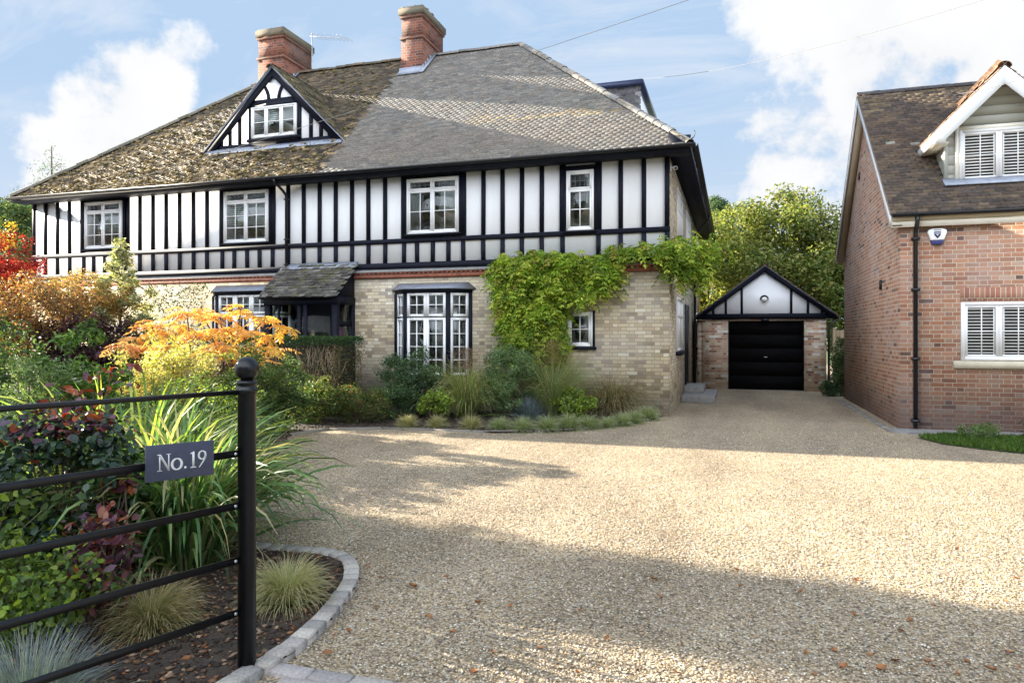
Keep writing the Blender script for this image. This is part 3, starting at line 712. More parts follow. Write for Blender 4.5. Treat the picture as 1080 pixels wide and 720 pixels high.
# narrow white panel is the wall itself above the small window
s = MB(); s.box(-2.14, -1.5, -.024, .02, 5.12, 5.17); s.box(-2.14, -1.5, -.024, .02, 5.245, 5.28); s.build('timber_trim', 'black_timber', H)
# ground floor small window
casement(H, -2.066, -1.543, 1.40, 2.11, -.075, cols_=1, top=0, bars=(2, 2)); s = MB(); s.box(-1.543, -1.50, -.10, -.02, 1.33, 2.14); s.box(-2.12, -1.47, -.135, -.02, 1.33, 1.395); s.build('window_surround', 'black_timber', H)

# canted bays
def bay(x0, x1, d, ztop, zbot, zr, ncen, label=None, transom=None, bars=(2, 4)):
    yb = -.06; yf = yb - d; inx = d * 1.05; bt = MB(); pts = [(x0, yb), (x0 + inx, yf), (x1 - inx, yf), (x1, yb)]
    root = bt; t = .05
    # black posts at the corners, head and sill
    for (x, y) in pts: bt.box(x - .045, x + .045, min(y - .02, yb - .05), y + .05, zbot, ztop)
    bt.prism([(x0 - .05, yb, ztop), (x0 + inx - .03, yf - .05, ztop), (x1 - inx + .03, yf - .05, ztop), (x1 + .05, yb, ztop)], (0, 0, .07))
    bt.prism([(x0 - .05, yb, zbot - .08), (x0 + inx - .03, yf - .05, zbot - .08), (x1 - inx + .03, yf - .05, zbot - .08), (x1 + .05, yb, zbot - .08)], (0, 0, .08))
    B = bt.build('bay_window', 'black_timber', H)
    rb = MB(); e = .13; z1 = zr; zc = ztop + .07
    A = [(x0 - e, yb, zc), (x0 + inx - e * .5, yf - e, zc), (x1 - inx + e * .5, yf - e, zc), (x1 + e, yb, zc)]
    T = [(x0 + .05, yb, z1), (x1 - .05, yb, z1)]
    vs = A + [(p[0], p[1], p[2] + .025) for p in A] + T
    rb.add(vs, [(3, 2, 1, 0), (0, 1, 5, 4), (1, 2, 6, 5), (2, 3, 7, 6), (4, 5, 8), (5, 6, 9, 8), (6, 7, 9), (0, 4, 8, 9, 7, 3)]); rb.build('bay_roof', 'lead', B)
    wb = MB(); wb.prism([(x0, yb, 0.03), (x0 + inx, yf, .03), (x1 - inx, yf, .03), (x1, yb, .03)], (0, 0, zbot - .11)); wb.build('bay_wall', 'brick_yellow', B)
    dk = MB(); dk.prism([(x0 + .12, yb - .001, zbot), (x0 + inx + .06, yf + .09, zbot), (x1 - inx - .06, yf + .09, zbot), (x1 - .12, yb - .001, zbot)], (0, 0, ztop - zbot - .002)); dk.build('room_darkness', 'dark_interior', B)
    fr = MB(); gl = MB()
    def face(p, q, n):
        p = Vector((*p, 0)); q = Vector((*q, 0)); dd = (q - p); L_ = dd.length; dd.normalize(); nn = Vector((dd.y, -dd.x, 0))
        def bx(u0, u1, z0, z1, a, b):
            o = p + nn * a; fr.prism([o + dd * u0 + Vector((0, 0, z0)), o + dd * u1 + Vector((0, 0, z0)), o + dd * u1 + Vector((0, 0, z1)), o + dd * u0 + Vector((0, 0, z1))], nn * (b - a))
        u0 = .05; u1 = L_ - .05; cw = (u1 - u0) / n; zt = transom
        for i in range(n):
            a, b = u0 + i * cw + .003, u0 + (i + 1) * cw - .003; s_ = .058
            for (c, d_, br) in ((zbot + .01, zt - .012, bars), (zt + .012, ztop - .01, (2, 2))):
                bx(a, a + s_, c, d_, -.03, .02); bx(b - s_, b, c, d_, -.03, .02); bx(a + s_, b - s_, c, c + s_, -.03, .02); bx(a + s_, b - s_, d_ - s_, d_, -.03, .02)
                for k in range(1, br[0]): g = a + s_ + (b - a - 2 * s_) * k / br[0]; bx(g - .009, g + .009, c + s_, d_ - s_, -.02, .014)
                for k in range(1, br[1]): g = c + s_ + (d_ - c - 2 * s_) * k / br[1]; bx(a + s_, b - s_, g - .009, g + .009, -.018, .012)
        g0 = p - nn * .012; gl.prism([g0 + dd * .06 + Vector((0, 0, zbot + .02)), g0 + dd * (L_ - .06) + Vector((0, 0, zbot + .02)), g0 + dd * (L_ - .06) + Vector((0, 0, ztop - .02)), g0 + dd * .06 + Vector((0, 0, ztop - .02))], nn * -.003)
    face(pts[0], pts[1], 1); face(pts[1], pts[2], ncen); face(pts[2], pts[3], 1)
    w = fr.build('window', 'white_paint', B); gl.build('pane', 'glass', w)
    return B
bay(-6.02, -4.25, .36, 2.56, .75, 2.80, 2, transom=2.02)
bay(-11.0, -8.75, .36, 2.60, .9, 2.86, 3, transom=2.12, bars=(2, 3))

# porch
m = MB(); x0, x1 = -8.98, -7.06; ye = -.98
for (a, b, c, d) in ((x0 + .03, x0 + .15, ye + .12, ye + .24), (x1 - .15, x1 - .03, ye + .12, ye + .24), (x1 - .13, x1 - .03, -.16, -.062), (-8.10, -8.02, ye + .13, ye + .2), (-7.94, -7.86, ye + .13, ye + .2), (-8.62, -8.58, ye + .14, ye + .18)): m.box(a, b, c, d, .03, 2.44)
m.box(x0 + .02, x1 - .02, ye + .1, ye + .25, 2.32, 2.5); m.box(x1 - .14, x1 - .02, ye + .25, -.062, 2.32, 2.5); m.box(x0 + .02, x0 + .14, ye + .25, -.062, 2.32, 2.5)
m.box(x0 + .15, x1 - .15, ye + .14, ye + .19, .03, .9); m.box(x1 - .10, x1 - .06, ye + .24, -.16, .03, 1.5); m.box(x1 - .10, x1 - .06, ye + .24, -.16, 1.84, 1.95)
m.prism([(x1 - .04, ye + .12, 2.5), (x1 - .04, -.07, 2.5), (x1 - .04, -.07, 3.18)], (-.03, 0, 0))
PO = m.build('porch', 'black_timber', H)
m = MB(); m.prism([(x0 - .03, ye - .02, 2.44), (x0 - .03, ye - .02, 2.49), (x0 - .03, -.05, 3.27), (x0 - .03, -.05, 3.22)], (x1 - x0 + .06, 0, 0)); PR = m.build('porch_roof', 'black_timber', PO)
sl_ = Vector((0, .93, .78)).normalized()
tiles('roof_tiles', (x0 - .05, ye - .05, 2.475), (1, 0, 0), tuple(sl_), 2.0, 1.17, lambda u, v: (u > 0) & (u < 2.02), PR, lambda u, v, r, n: pal([(.085, .08, .07), (.11, .10, .085), (.065, .06, .052), (.095, .09, .055), (.14, .13, .115), (.08, .075, .065)], n, r, .2), g=.105, seed=5, jit=.008, lift=.022)
m = MB(); m.prism([(x0 - .04, -.2, 3.17), (x0 - .04, -.19, 3.20), (x0 - .04, -.02, 3.335), (x0 - .04, -.02, 3.30)], (x1 - x0 + .06, 0, 0)); m.build('flashing', 'lead_pale', PR)
m = MB(); m.box(x0 + .15, x1 - .15, ye + .16, ye + .165, .9, 2.32); m.box(x1 - .082, x1 - .078, ye + .24, -.16, 1.5, 2.32); m.build('pane', 'glass_dim', PO)
m = MB(); m.box(-8.5, -7.75, -.11, -.065, .03, 2.1); m.build('front_door', 'hedge_dark', PO)
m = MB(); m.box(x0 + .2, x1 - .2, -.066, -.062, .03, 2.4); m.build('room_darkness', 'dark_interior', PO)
m = MB(); m.box(x1 - .2, x1 - .17, -.6, -.3, 1.52, 1.83); m.build('door_curtain', 'pink_cloth', PO)

# ---- main roof
PT = .907; EZ = 5.33; CO = 1 / math.sqrt(1 + PT * PT); SI = PT * CO
xa, xb, ya, yr = -17.32, .45, -.45, 4.44; run = yr - ya; RZ = EZ + run * PT
m = MB()
E0 = EZ - .02; R0 = RZ - .02
v = [(xa, ya, E0), (xb, ya, E0), (xb, yr + run, E0), (xa, yr + run, E0), (xa + run, yr, R0), (xb - run, yr, R0)]
m.add(v, [(0, 1, 5, 4), (1, 2, 5), (2, 3, 4, 5), (3, 0, 4), (0, 3, 2, 1)])
# rear wing on the right: ridge runs back from the hip
m.add([(xb, yr, E0 - .005), (xb, 13.1, E0 - .005), (xb - run, 13.1, R0 - .005), (xb - run, yr, R0 - .005), (xb - 2 * run, yr, E0 - .005), (xb - 2 * run, 13.1, E0 - .005)], [(0, 1, 2, 3), (3, 2, 5, 4), (1, 5, 2), (0, 3, 4), (0, 4, 5, 1)])
RF = m.build('roof', 'lead', H)
XP = -7.85
def mossf(x, v): return 1 / (1 + np.exp((x - XP - .25 * v + .2) * 6))
def roofpal(u, v, r, n):
    x = u + xa; left = x < (XP - .02 * v + .05 * np.sin(v * 7))
    new = pal([(.165, .155, .14), (.185, .17, .15), (.15, .142, .13), (.205, .185, .16), (.175, .15, .125)], n, r, .12)
    band = np.exp(-((v - .8 - .28 * (xb - x) * 0) / .8) ** 2)[:, None]; new = new * (1 - .35 * band) + np.array([.19, .155, .12]) * .35 * band
    sunlit_streak = (np.abs(v - (1.7 + .05 * (-x))) < .16) & (x > -4.8) & (x < -1) & (r.random(n) < .6); new[sunlit_streak] = pal([(.27, .215, .14)], sunlit_streak.sum(), r, .12)  # strip of sunlight painted into the tile colours
    old = pal([(.075, .058, .04), (.10, .075, .048), (.055, .044, .034), (.14, .10, .06), (.09, .075, .045)], n, r, .25)
    low = np.clip((4.0 - v + np.clip((-x - 11) * .5, -2.0, 2)) / 4.2, 0, 1); nz = np.sin(x * 1.7 + v * 2.3) * .5 + np.sin(x * 4.1 - v * 3.2) * .3 + r.normal(0, .35, n)
    mm = r.random(n) < low * (.50 + .25 * nz); old[mm] = pal([(.31, .225, .12), (.25, .18, .105), (.37, .28, .16), (.20, .15, .095)], mm.sum(), r, .2)
    return np.where(left[:, None], old, new)
Lv = run / CO; LX = xb - xa
tiles('roof_tiles', (xa, ya, EZ), (1, 0, 0), (0, CO, SI), LX, Lv, lambda u, v: (u > v * CO - .03) & (u < LX - v * CO + .03) & ~((u + xa < XP + .0) & (u + xa > XP - .0)), RF, roofpal, g=.098, w=.165, seed=8, jit=.0008, lift=.009, th=.007, gap=.0008)
newp = lambda u, v, r, n: pal([(.155, .15, .15), (.18, .17, .165), (.13, .125, .13), (.205, .19, .175)], n, r, .16)
tiles('roof_tiles', (xb, ya, EZ), (0, 1, 0), (-CO, 0, SI), 13.6, Lv, lambda u, v: (u > v * CO - .03) & (u < 13.5), RF, newp, g=.098, seed=9)
tiles('roof_tiles', (xa, 9.33, EZ), (0, -1, 0), (CO, 0, SI), 9.8, Lv, lambda u, v: (u > v * CO) & (u < 9.78 - v * CO), RF, lambda u, v, r, n: pal([(.12, .09, .05), (.2, .15, .07)], n, r, .2), g=.098, seed=10)
ridge_tiles((xa + run, yr, RZ + .03), (XP, yr, RZ + .03), 'ridge_tiles', 'tile', RF, [(.10, .085, .06), (.16, .12, .08)], 1)
ridge_tiles((XP, yr, RZ + .03), (xb - run, yr, RZ + .03), 'ridge_tiles', 'tile', RF, [(.22, .20, .18), (.17, .155, .14)], 2)
ridge_tiles((xb, ya, EZ + .05), (xb - run, yr, RZ + .05), 'hip_tiles', 'tile', RF, [(.30, .26, .21), (.26, .235, .20), (.22, .21, .195)], 3, r=.10)
ridge_tiles((xa, ya, EZ + .05), (xa + run, yr, RZ + .05), 'hip_tiles', 'tile', RF, [(.15, .14, .11), (.20, .18, .14)], 4)
m = MB(); m.tube([(xb + .01, ya - .02, EZ + .08), (xb + .05, ya - .06, EZ + .10), (xb + .08, ya - .09, EZ + .17), (xb + .06, ya - .07, EZ + .23)], [.012, .01, .008, .008], 6); m.build('hip_iron', 'black_gloss', RF)
# moss cushions
r_ = np.random.default_rng(31); n = 6500; x = r_.uniform(xa + .2, XP - .1, n); vv = r_.random(n) ** 1.35 * Lv; ok = (x - xa > vv * CO) & (r_.random(n) < np.clip(1.1 - vv / 6.5 + (-x - 11) * .05, .15, 1)); ok &= ~((vv > 1.6) & (np.abs(x + 9.96) < 2.1 - (vv * CO - 1.2) * .55) & (vv < 4.2)); x, vv = x[ok], vv[ok]; n = len(x)
P = np.stack([x, ya + vv * CO, EZ + vv * SI + .022 / CO], 1); sz = r_.gamma(2.2, .013, n).clip(.012, .085); hi = np.clip(1.15 - vv / 3.8 + np.clip((-x - 11) * .14, -.4, .5), 0, 1)
mc = pal([(.15, .13, .05), (.09, .085, .04), (.20, .16, .06)], n, r_, .2); gm = r_.random(n) < hi * .8; mc[gm] = pal([(.34, .25, .12), (.28, .205, .105), (.40, .31, .16), (.21, .16, .09)], gm.sum(), r_, .18)
blob_stones('moss', P, sz, 'moss_mat', mc, r_, .55, 'stuff', RF)
# eaves
m = MB(); m.prism([(xa + .03, ya - .02, 5.20), (xa + .03, -.036, 5.20), (xa + .03, -.036, 5.62), (xa + .03, ya - .02, EZ - .03)], (xb - xa - .06, 0, 0)); m.build('eaves_soffit', 'black_timber', RF)
m = MB(); m.prism([(xb - .02, -.4, 5.21), (.018, -.4, 5.21), (.018, -.4, 5.62), (xb - .02, -.4, EZ - .04)], (0, 13.3, 0)); m.build('eaves_soffit', 'black_timber', RF)
def gutter(a, b, r, mat, parent, name='gutter'):
    a = Vector(a); b = Vector(b); d = (b - a).normalized(); x = d.cross(Vector((0, 0, 1))); prof = []
    for k in range(9): t = math.pi * (1 + k / 8); prof.append((math.cos(t) * r, math.sin(t) * r))
    prof += [(c * .86, s_ * .86) for c, s_ in reversed(prof)]
    mb = MB(); mb.prism([a + x * c + Vector((0, 0, s_)) for c, s_ in prof], b - a); return mb.build(name, mat, parent)
gutter((xa - .02, ya - .07, 5.31), (xb + .09, ya - .07, 5.31), .062, 'black_gloss', H)
gutter((xb + .07, ya - .05, 5.31), (xb + .07, 13.0, 5.31), .062, 'black_gloss', H)
m = MB(); m.tube([(-8.95, ya - .07, 5.26), (-8.95, ya - .05, 5.2), (-8.94, -.2, 5.05), (-8.93, -.075, 4.95), (-8.93, -.075, 3.1)], .034, 10)
for z_ in (4.85, 3.9, 3.3): m.box(-8.98, -8.88, -.115, -.03, z_, z_ + .03)
m.build('drainpipe', 'black_gloss', H, smooth=True)
m = MB(); m.tube([(xb + .07, 7.75, 5.26), (xb + .05, 7.75, 5.15), (.2, 7.78, 4.85), (.09, 7.8, 4.7), (.09, 7.8, .1)], .04, 10); m.build('drainpipe', 'black_gloss', H, smooth=True)

# ---- chimneys
def chimney(x0, x1, y0, y1, zb, zt, nm):
    m = MB(); h = zt; m.box(x0, x1, y0, y1, zb, h - .95); m.box(x0 - .035, x1 + .035, y0 - .035, y1 + .035, h - .95, h - .88); m.box(x0 + .01, x1 - .01, y0 + .01, y1 - .01, h - .88, h - .34); m.box(x0 - .03, x1 + .03, y0 - .03, y1 + .03, h - .34, h - .26)
    c = m.build('chimney', 'brick_red_old', RF)
    m = MB(); m.box(x0 - .06, x1 + .06, y0 - .06, y1 + .06, h - .26, h - .08); m.box(x0 - .02, x1 + .02, y0 - .02, y1 + .02, h - .08, h - .03); m.build('chimney_cap', 'brick_cap', c)
    r = np.random.default_rng(int(x0 * 10) % 97 + 1); n = 60; P = np.stack([r.uniform(x0, x1, n), r.uniform(y0, y1, n), np.full(n, h - .03)], 1); mo = blob_stones('rubble', P, r.uniform(.03, .09, n), 'moss_mat', pal([(.3, .2, .1), (.2, .17, .12), (.35, .26, .1)], n, r, .2), r, .6, 'stuff', c)
    m = MB(); zz = EZ + (y0 - ya) * PT
    m.prism([(x0 - .05, y0 - .22, zz - .20 + .055), (x0 - .05, y0 - .03, zz + .0 + .03), (x0 - .05, y0 - .012, zz + .13), (x0 - .05, y0 + .002, zz + .1), (x0 - .05, y0 - .02, zz - .05)], (x1 - x0 + .1, 0, 0))
    for k in range(5):
        yk = y0 + k * .16
        if yk + .16 < yr: m.box(x1 - .002, x1 + .014, yk, yk + .16, EZ + (yk - ya) * PT - .1, EZ + (yk - ya) * PT + .17)
    m.prism([(x1 + .004, y0 - .2, zz - .13), (x1 + .004, yr - .1, RZ - .04), (x1 + .12, yr - .1, RZ - .04), (x1 + .12, y0 - .2, zz - .13)], (0, -.012, .02))
    m.build('flashing', 'lead_pale', c); return c
chimney(-7.79, -7.13, 3.7, 5.2, 8.6, 10.96, 'r'); chimney(-12.60, -11.70, 3.7, 5.2, 8.6, 10.95, 'l')

# ---- front dormer
yd = .8; dx, hw, dz0, dz1 = -9.91, 1.98, 6.44, 8.38
DR = MB(); DR.prism([(dx - hw, yd, dz0 - .05), (dx + hw, yd, dz0 - .05), (dx + hw, yd, dz0), (dx, yd, dz1), (dx - hw, yd, dz0)], (0, .06, 0)); D = DR.build('dormer', 'render_white', RF)
m = MB(); dy = yd - .03
sl2 = (dz1 - dz0) / hw
m.prism([(dx - hw - .02, dy, dz0 - .09), (dx + hw + .02, dy, dz0 - .09), (dx + hw - .12, dy, dz0 + .12), (dx - hw + .12, dy, dz0 + .12)], (0, .05, 0))
m.prism([(dx - .92, dy - .004, 7.455), (dx + .92, dy - .004, 7.455), (dx + .74, dy - .004, 7.64), (dx - .74, dy - .004, 7.64)], (0, .044, 0)); m.box(dx - .75, dx - .645, dy - .002, dy + .04, dz0 + .1, 7.455); m.box(dx + .705, dx + .81, dy - .002, dy + .04, dz0 + .1, 7.455)
def z_on(x): return dz1 - abs(x - dx) * sl2
for x in (-1.33, -1.03, -1.6, 1.09, 1.38, 1.62): m.prism([(dx + x - .05, dy + .002, dz0 + .1), (dx + x + .05, dy + .002, dz0 + .1), (dx + x + .05, dy + .002, z_on(dx + x + .05)), (dx + x - .05, dy + .002, z_on(dx + x - .05))], (0, .04, 0))
for s_ in (-1, 1):  # curved braces
    pts = [(dx + s_ * (.15 + .02 * t + .15 * t ** 2.2), dy + .004, 7.63 + t * .40) for t in np.linspace(0, 1, 7)]
    q = [(p[0] - .045, p[1], p[2]) for p in pts] + [(p[0] + .045, p[1], p[2]) for p in reversed(pts)]; m.prism(q, (0, .035, 0))
m.box(dx - .74, dx + .82, dy - .10, dy, 6.57, 6.63)
m.build('timber_studs', 'black_timber', D)
for s_ in (-1, 1):
    m = MB(); a = (dx + s_ * (hw + .14), yd - .08, dz0 - .12); b = (dx, yd - .08, dz1 + .02); w_ = .155
    m.prism([a, b, (b[0], b[1], b[2] - w_ * 1.4), (a[0] - s_ * .2, a[1], a[2] - .02)], (0, .045, 0)); m.build('bargeboard', 'black_timber', D)
casement(D, dx - .64, dx + .70, 6.66, 7.45, dy + .012, cols_=3, top=0, bars=(1, 2), depth=.055, inner='shutter')
# dormer roof: two slopes running back into the main roof
yend = ya + (dz1 + .06 - EZ) / PT
for s_ in (-1, 1):
    ex = dx + s_ * (hw + .18); ez = dz0 - .15; yb_ = ya + (ez - EZ) / PT + .02; m = MB()
    A = Vector((ex, yd - .14, ez)); B = Vector((dx, yd - .14, dz1 + .03)); C = Vector((dx, yend, dz1 + .03)); Dd = Vector((ex, max(yb_, yd - .14), ez))
    m.prism([A, B, C, Dd], (0, 0, .03)); m.build('dormer_roof', 'tile_under' if False else 'lead', D)
    Ld = (B - A).length; Vd = (B - A).normalized()
    tiles('roof_tiles', tuple(A + Vector((0, 0, .035))), (0, 1, 0), tuple(Vd), yend - yd + .3, Ld, lambda u, v, y0=A.y, f=Ld: (u > 0) & (u + y0 < ya + ((A.z + v * Vd.z) - EZ) / PT + .05), D, lambda u, v, r, n: pal([(.14, .12, .08), (.20, .17, .11), (.10, .085, .06), (.26, .21, .11)], n, r, .2), g=.098, seed=12 + s_)
m = MB(); m.prism([(dx - hw - .06, yd - .19, dz0 - .13), (dx + hw + .06, yd - .19, dz0 - .13), (dx + hw + .02, yd - .035, dz0 + .02), (dx - hw - .02, yd - .035, dz0 + .02)], (0, -.006, .012)); m.build('flashing', 'lead_pale', D)
ridge_tiles((dx, yd - .2, dz1 + .06), (dx, yend, dz1 + .06), 'ridge_tiles', 'tile', D, [(.14, .12, .08)], 6, r=.09)

# ---- side dormer (flat roofed)
m = MB(); m.box(-3.6, -1.37, 6.02, 9.4, 6.8, 8.82); SD = m.build('side_dormer', 'tile_new' if False else 'lead', RF)
tiles('hung_tiles', (-3.55, 6.015, 6.9), (1, 0, 0), (0, -.02, 1), 2.17, 1.9, lambda u, v: (u > .05) & (u < 2.15), SD, lambda u, v, r, n: pal([(.09, .085, .09), (.14, .13, .13)], n, r, .2), 'tile_new', seed=14)
m = MB(); m.box(-3.7, -1.25, 5.9, 9.6, 8.82, 8.98); m.build('dormer_fascia', 'navy_fascia', SD)
m = MB(); m.box(-1.37, -1.345, 6.1, 9.3, 7.2, 8.6); m.build('window', 'white_paint', SD); 

# ---- side wall openings
def side_window(y0, y1, z0, z1, n=2, x=.004):
    m = MB(); f = .06; m.box(x, x + .03, y0, y0 + f, z0, z1); m.box(x, x + .03, y1 - f, y1, z0, z1); m.box(x, x + .03, y0 + f, y1 - f, z0, z0 + f); m.box(x, x + .03, y0 + f, y1 - f, z1 - f, z1)
    for k in range(1, n * 2): q = y0 + (y1 - y0) * k / (n * 2); ww = .05 if k % 2 == 0 else .012; m.box(x + .002, x + .026, q - ww / 2, q + ww / 2, z0 + f, z1 - f)
    q = z0 + (z1 - z0) * .66; m.box(x + .004, x + .024, y0 + f, y1 - f, q - .03, q + .03)
    w = m.build('window', 'white_paint', H); g = MB(); g.box(x + .001, x + .006, y0 + f * .9, y1 - f * .9, z0 + f * .9, z1 - f * .9); g.build('pane', 'white_paint' if False else 'blind', w)
    s = MB(); s.box(x - .01, x + .09, y0 - .06, y1 + .06, z0 - .09, z0 - .012); s.build('window_sill', 'black_timber', w)
side_window(1.85, 3.4, 3.72, 4.98); side_window(4.85, 6.6, 3.72, 4.98); side_window(9.6, 11.8, 3.72, 4.98); side_window(1.65, 3.4, 1.27, 2.5); side_window(9.0, 10.4, 1.27, 2.5)
m = MB(); m.box(.003, .03, 4.5, 6.0, .3, 2.45); DD = m.build('side_door', 'black_gloss', H); m = MB(); m.box(.03, .05, 4.9, 5.6, .4, 2.3); m.build('door_panel', 'metal_black', DD)
m = MB(); m.box(.012, .5, 4.1, 5.4, .17, .34); m.box(.012, .80, 3.1, 5.6, 0, .17); m.build('doorstep', 'slate_sill', H, bevel=.01)
m = MB(); m.box(-.01, .07, -.10, .0, 4.93, 4.96)
SC = thing('security_camera', (.1, .15, 5.0), 'small white security camera under the eaves at the corner of the timber framed house', 'camera')
m = MB(); m.box(.004, .03, .1, .2, 4.95, 5.1); m.tube([(.03, .15, 5.03), (.09, .13, 5.03)], .015, 8); m.build('bracket', 'white_paint', SC)
m = MB(); m.tube([(.09, .2, 5.03), (.12, .04, 4.99)], .04, 12); m.build('housing', 'white_paint', SC, smooth=True); m = MB(); m.tube([(.12, .04, 4.99), (.123, .025, 4.985)], .03, 10); m.build('lens', 'black_gloss', SC)

# aerial on the left chimney
AE = thing('television_aerial', (-11.63, 5.1, 9.7), 'thin television aerial on a pole beside the left chimney', 'aerial')
m = MB(); m.tube([(-11.63, 5.1, 9.4), (-11.63, 5.1, 11.28)], .018, 8); m.build('pole', 'alu', AE)
m = MB(); m.tube([(-11.7, 5.1, 11.2), (-10.45, 5.3, 11.05)], .012, 6)
for k in range(9):
    p = Vector((-11.55, 5.12, 11.18)).lerp(Vector((-10.48, 5.3, 11.06)), k / 8); m.tube([p + Vector((-.05, -.3, 0)), p + Vector((.05, .3, 0))], .005, 5)
m.build('boom', 'alu', AE)

# ================================================================ GARAGE
gy = 7.91; GL, GR = .31, 3.80; dl, dr = 1.06, 3.20
G = thing('garage', (2.1, gy, 0), 'small brick garage with black door and white gable between the two houses', 'garage')
m = MB(); m.box(GL, dl, gy, gy + .22, 0, 2.16); m.box(dr, GR, gy, gy + .22, 0, 2.16); m.box(dl, dr, gy, gy + .22, 2.075, 2.16); m.box(GL, GL + .2, gy + .22, 13, 0, 2.16); m.box(GR - .2, GR, gy + .22, 13, 0, 2.16); m.box(GL + .2, GR - .2, 12.8, 13, 0, 2.16)
m.box(GL - .16, GL, gy + .1, gy + .5, 0, 2.1); m.build('wall', 'brick_garage', G)
m = MB(); 
for k in range(5):
    z0 = .02 + k * .41; m.box(dl + .04, dr - .04, gy + .065, gy + .09, z0 + .006, z0 + .404)
m.box(dl, dl + .04, gy + .04, gy + .1, 0, 2.075); m.box(dr - .04, dr, gy + .04, gy + .1, 0, 2.075); m.box(dl, dr, gy + .09, gy + .12, 0, 2.075)
GD = m.build('garage_door', 'garage_door', G); m = MB(); m.box(2.08, 2.18, gy + .045, gy + .058, .98, 1.0); m.build('handle', 'alu', GD)
m = MB(); m.box(dl, dr, gy - .02, gy + .06, 0, .012); m.build('threshold', 'slate_sill', G)
ga, gb, gz0, gz1 = .16, 4.04, 2.16, 3.62; gc = 2.1
m = MB(); m.prism([(ga + .1, gy - .02, gz0 + .1), (gb - .1, gy - .02, gz0 + .1), (gc, gy - .02, gz1 - .08)], (0, .1, 0)); m.build('gable_panel', 'gable_white', G)
m = MB(); m.box(ga - .02, gb + .02, gy - .07, gy + .02, gz0 - .03, gz0 + .13)
gs = (gz1 - gz0) / (gc - ga)
for x in (.62, .99, 1.45, 2.84, 3.30, 3.68): zt = gz1 - abs(x - gc) * gs; m.prism([(x - .035, gy - .045, gz0 + .13), (x + .035, gy - .045, gz0 + .13), (x + .035, gy - .045, zt), (x - .035, gy - .045, zt)], (0, .03, 0))
m.build('timber_studs', 'black_timber', G)
for s_ in (-1, 1):
    e = ga - .1 if s_ < 0 else gb + .1; m = MB(); m.prism([(e, gy - .11, gz0 - .03), (gc, gy - .11, gz1 + .05), (gc, gy - .11, gz1 - .09), (e - s_ * .16, gy - .11, gz0 - .03)], (0, .06, 0)); m.build('bargeboard', 'black_timber', G)
    m = MB(); m.prism([(e, gy - .15, gz0 - .0), (gc, gy - .15, gz1 + .08), (gc, 13.1, gz1 + .08), (e, 13.1, gz0)], (0, 0, .02)); gr = m.build('roof', 'lead', G)
    Vd = Vector((-s_ * (gc - ga + .1), 0, gz1 + .08 - gz0)); Ld = Vd.length
    tiles('roof_tiles', (e, gy - .17, gz0 + .025), (0, 1, 0), tuple(Vd.normalized()), 5.2, Ld, lambda u, v: (u > 0), gr, lambda u, v, r, n: pal([(.30, .19, .12), (.22, .15, .10), (.36, .25, .16)], n, r, .2), g=.1, seed=20 + s_)
ridge_tiles((gc, gy - .17, gz1 + .12), (gc, 13.1, gz1 + .12), 'ridge_tiles', 'tile', G, [(.42, .36, .30)], 9, r=.1)
GLm = thing('wall_lamp', (2.09, gy - .03, 2.74), 'round black hooded lamp in the middle of the white garage gable', 'lamp')
m = MB(); n_ = 14; pts = [(2.09 + .125 * math.cos(math.pi * k / n_), gy - .021, 2.72 + .12 * math.sin(math.pi * k / n_)) for k in range(n_ + 1)]; m.prism(pts, (0, -.10, 0)); m.build('hood', 'black_gloss', GLm)
m = MB(); pts = [(2.09 + .085 * math.cos(2 * math.pi * k / 16), gy - .021, 2.71 + .07 * math.sin(2 * math.pi * k / 16)) for k in range(16)]; m.prism(pts, (0, -.11, 0)); m.build('lamp_glass', 'white_paint', GLm)
m = MB(); m.box(2.0, 2.22, gy - .12, gy - .07, gz0 - .09, gz0 - .035); VB = m.build('vent_box', 'black_gloss', G)
m = MB(); m.tube([(gb + .02, gy - .06, gz0 - .02), (GR + .1, gy - .05, gz0 - .25), (GR + .06, gy - .05, gz0 - .35), (GR + .06, gy - .05, .05)], .034, 8); m.build('drainpipe', 'black_gloss', G)

# fence between garage and right house
F = thing('wooden_fence', (4.2, 7.2, 0), 'short pale wooden fence panel between garage and red brick house', 'fence')
m = MB()
for k in range(16): x = 3.98 + k * .105; m.box(x, x + .098, 7.3, 7.32, .05, 1.78 + .0 * k)
m.build('fence_boards', 'wood_fence', F); m = MB(); m.box(3.98, 5.6, 7.32, 7.37, .3, .38); m.box(3.98, 5.6, 7.32, 7.37, 1.5, 1.58); m.box(3.9, 3.98, 7.27, 7.37, 0, 1.86); m.build('fence_frame', 'wood_fence', F)

# ================================================================ RED BRICK HOUSE
hx, hy0, hy1, hx1 = 3.98, -.84, 5.72, 9.6
B2 = thing('red_brick_house', (6.5, 2.4, 0), 'newer red brick house with white fascia and tiled roof on the right', 'house')
PT2 = .913; e2y = -1.0; r2y = 2.44; e2z = 3.70; r2z = e2z + (r2y - e2y) * PT2
m = MB(); m.prism([(hx, hy0, 0), (hx, hy0, 3.52), (hx, r2y, r2z - .22), (hx, hy1, 3.52), (hx, hy1, 0)], (hx1 - hx, 0, 0)); m.build('wall', 'brick_red_new', B2)
m = MB(); z = -.12
m.prism([(hx - .15, e2y, e2z - .03), (hx - .15, r2y, r2z - .03), (hx - .15, 2 * r2y - e2y, e2z - .03), (hx - .15, 2 * r2y - e2y, e2z - .13), (hx - .15, r2y, r2z - .14), (hx - .15, e2y, e2z - .13)], (hx1 + .15 - hx + .15, 0, 0)); RF2 = m.build('roof', 'soffit_tan', B2)
C2 = 1 / math.sqrt(1 + PT2 * PT2); S2 = PT2 * C2; L2 = (r2y - e2y) / C2
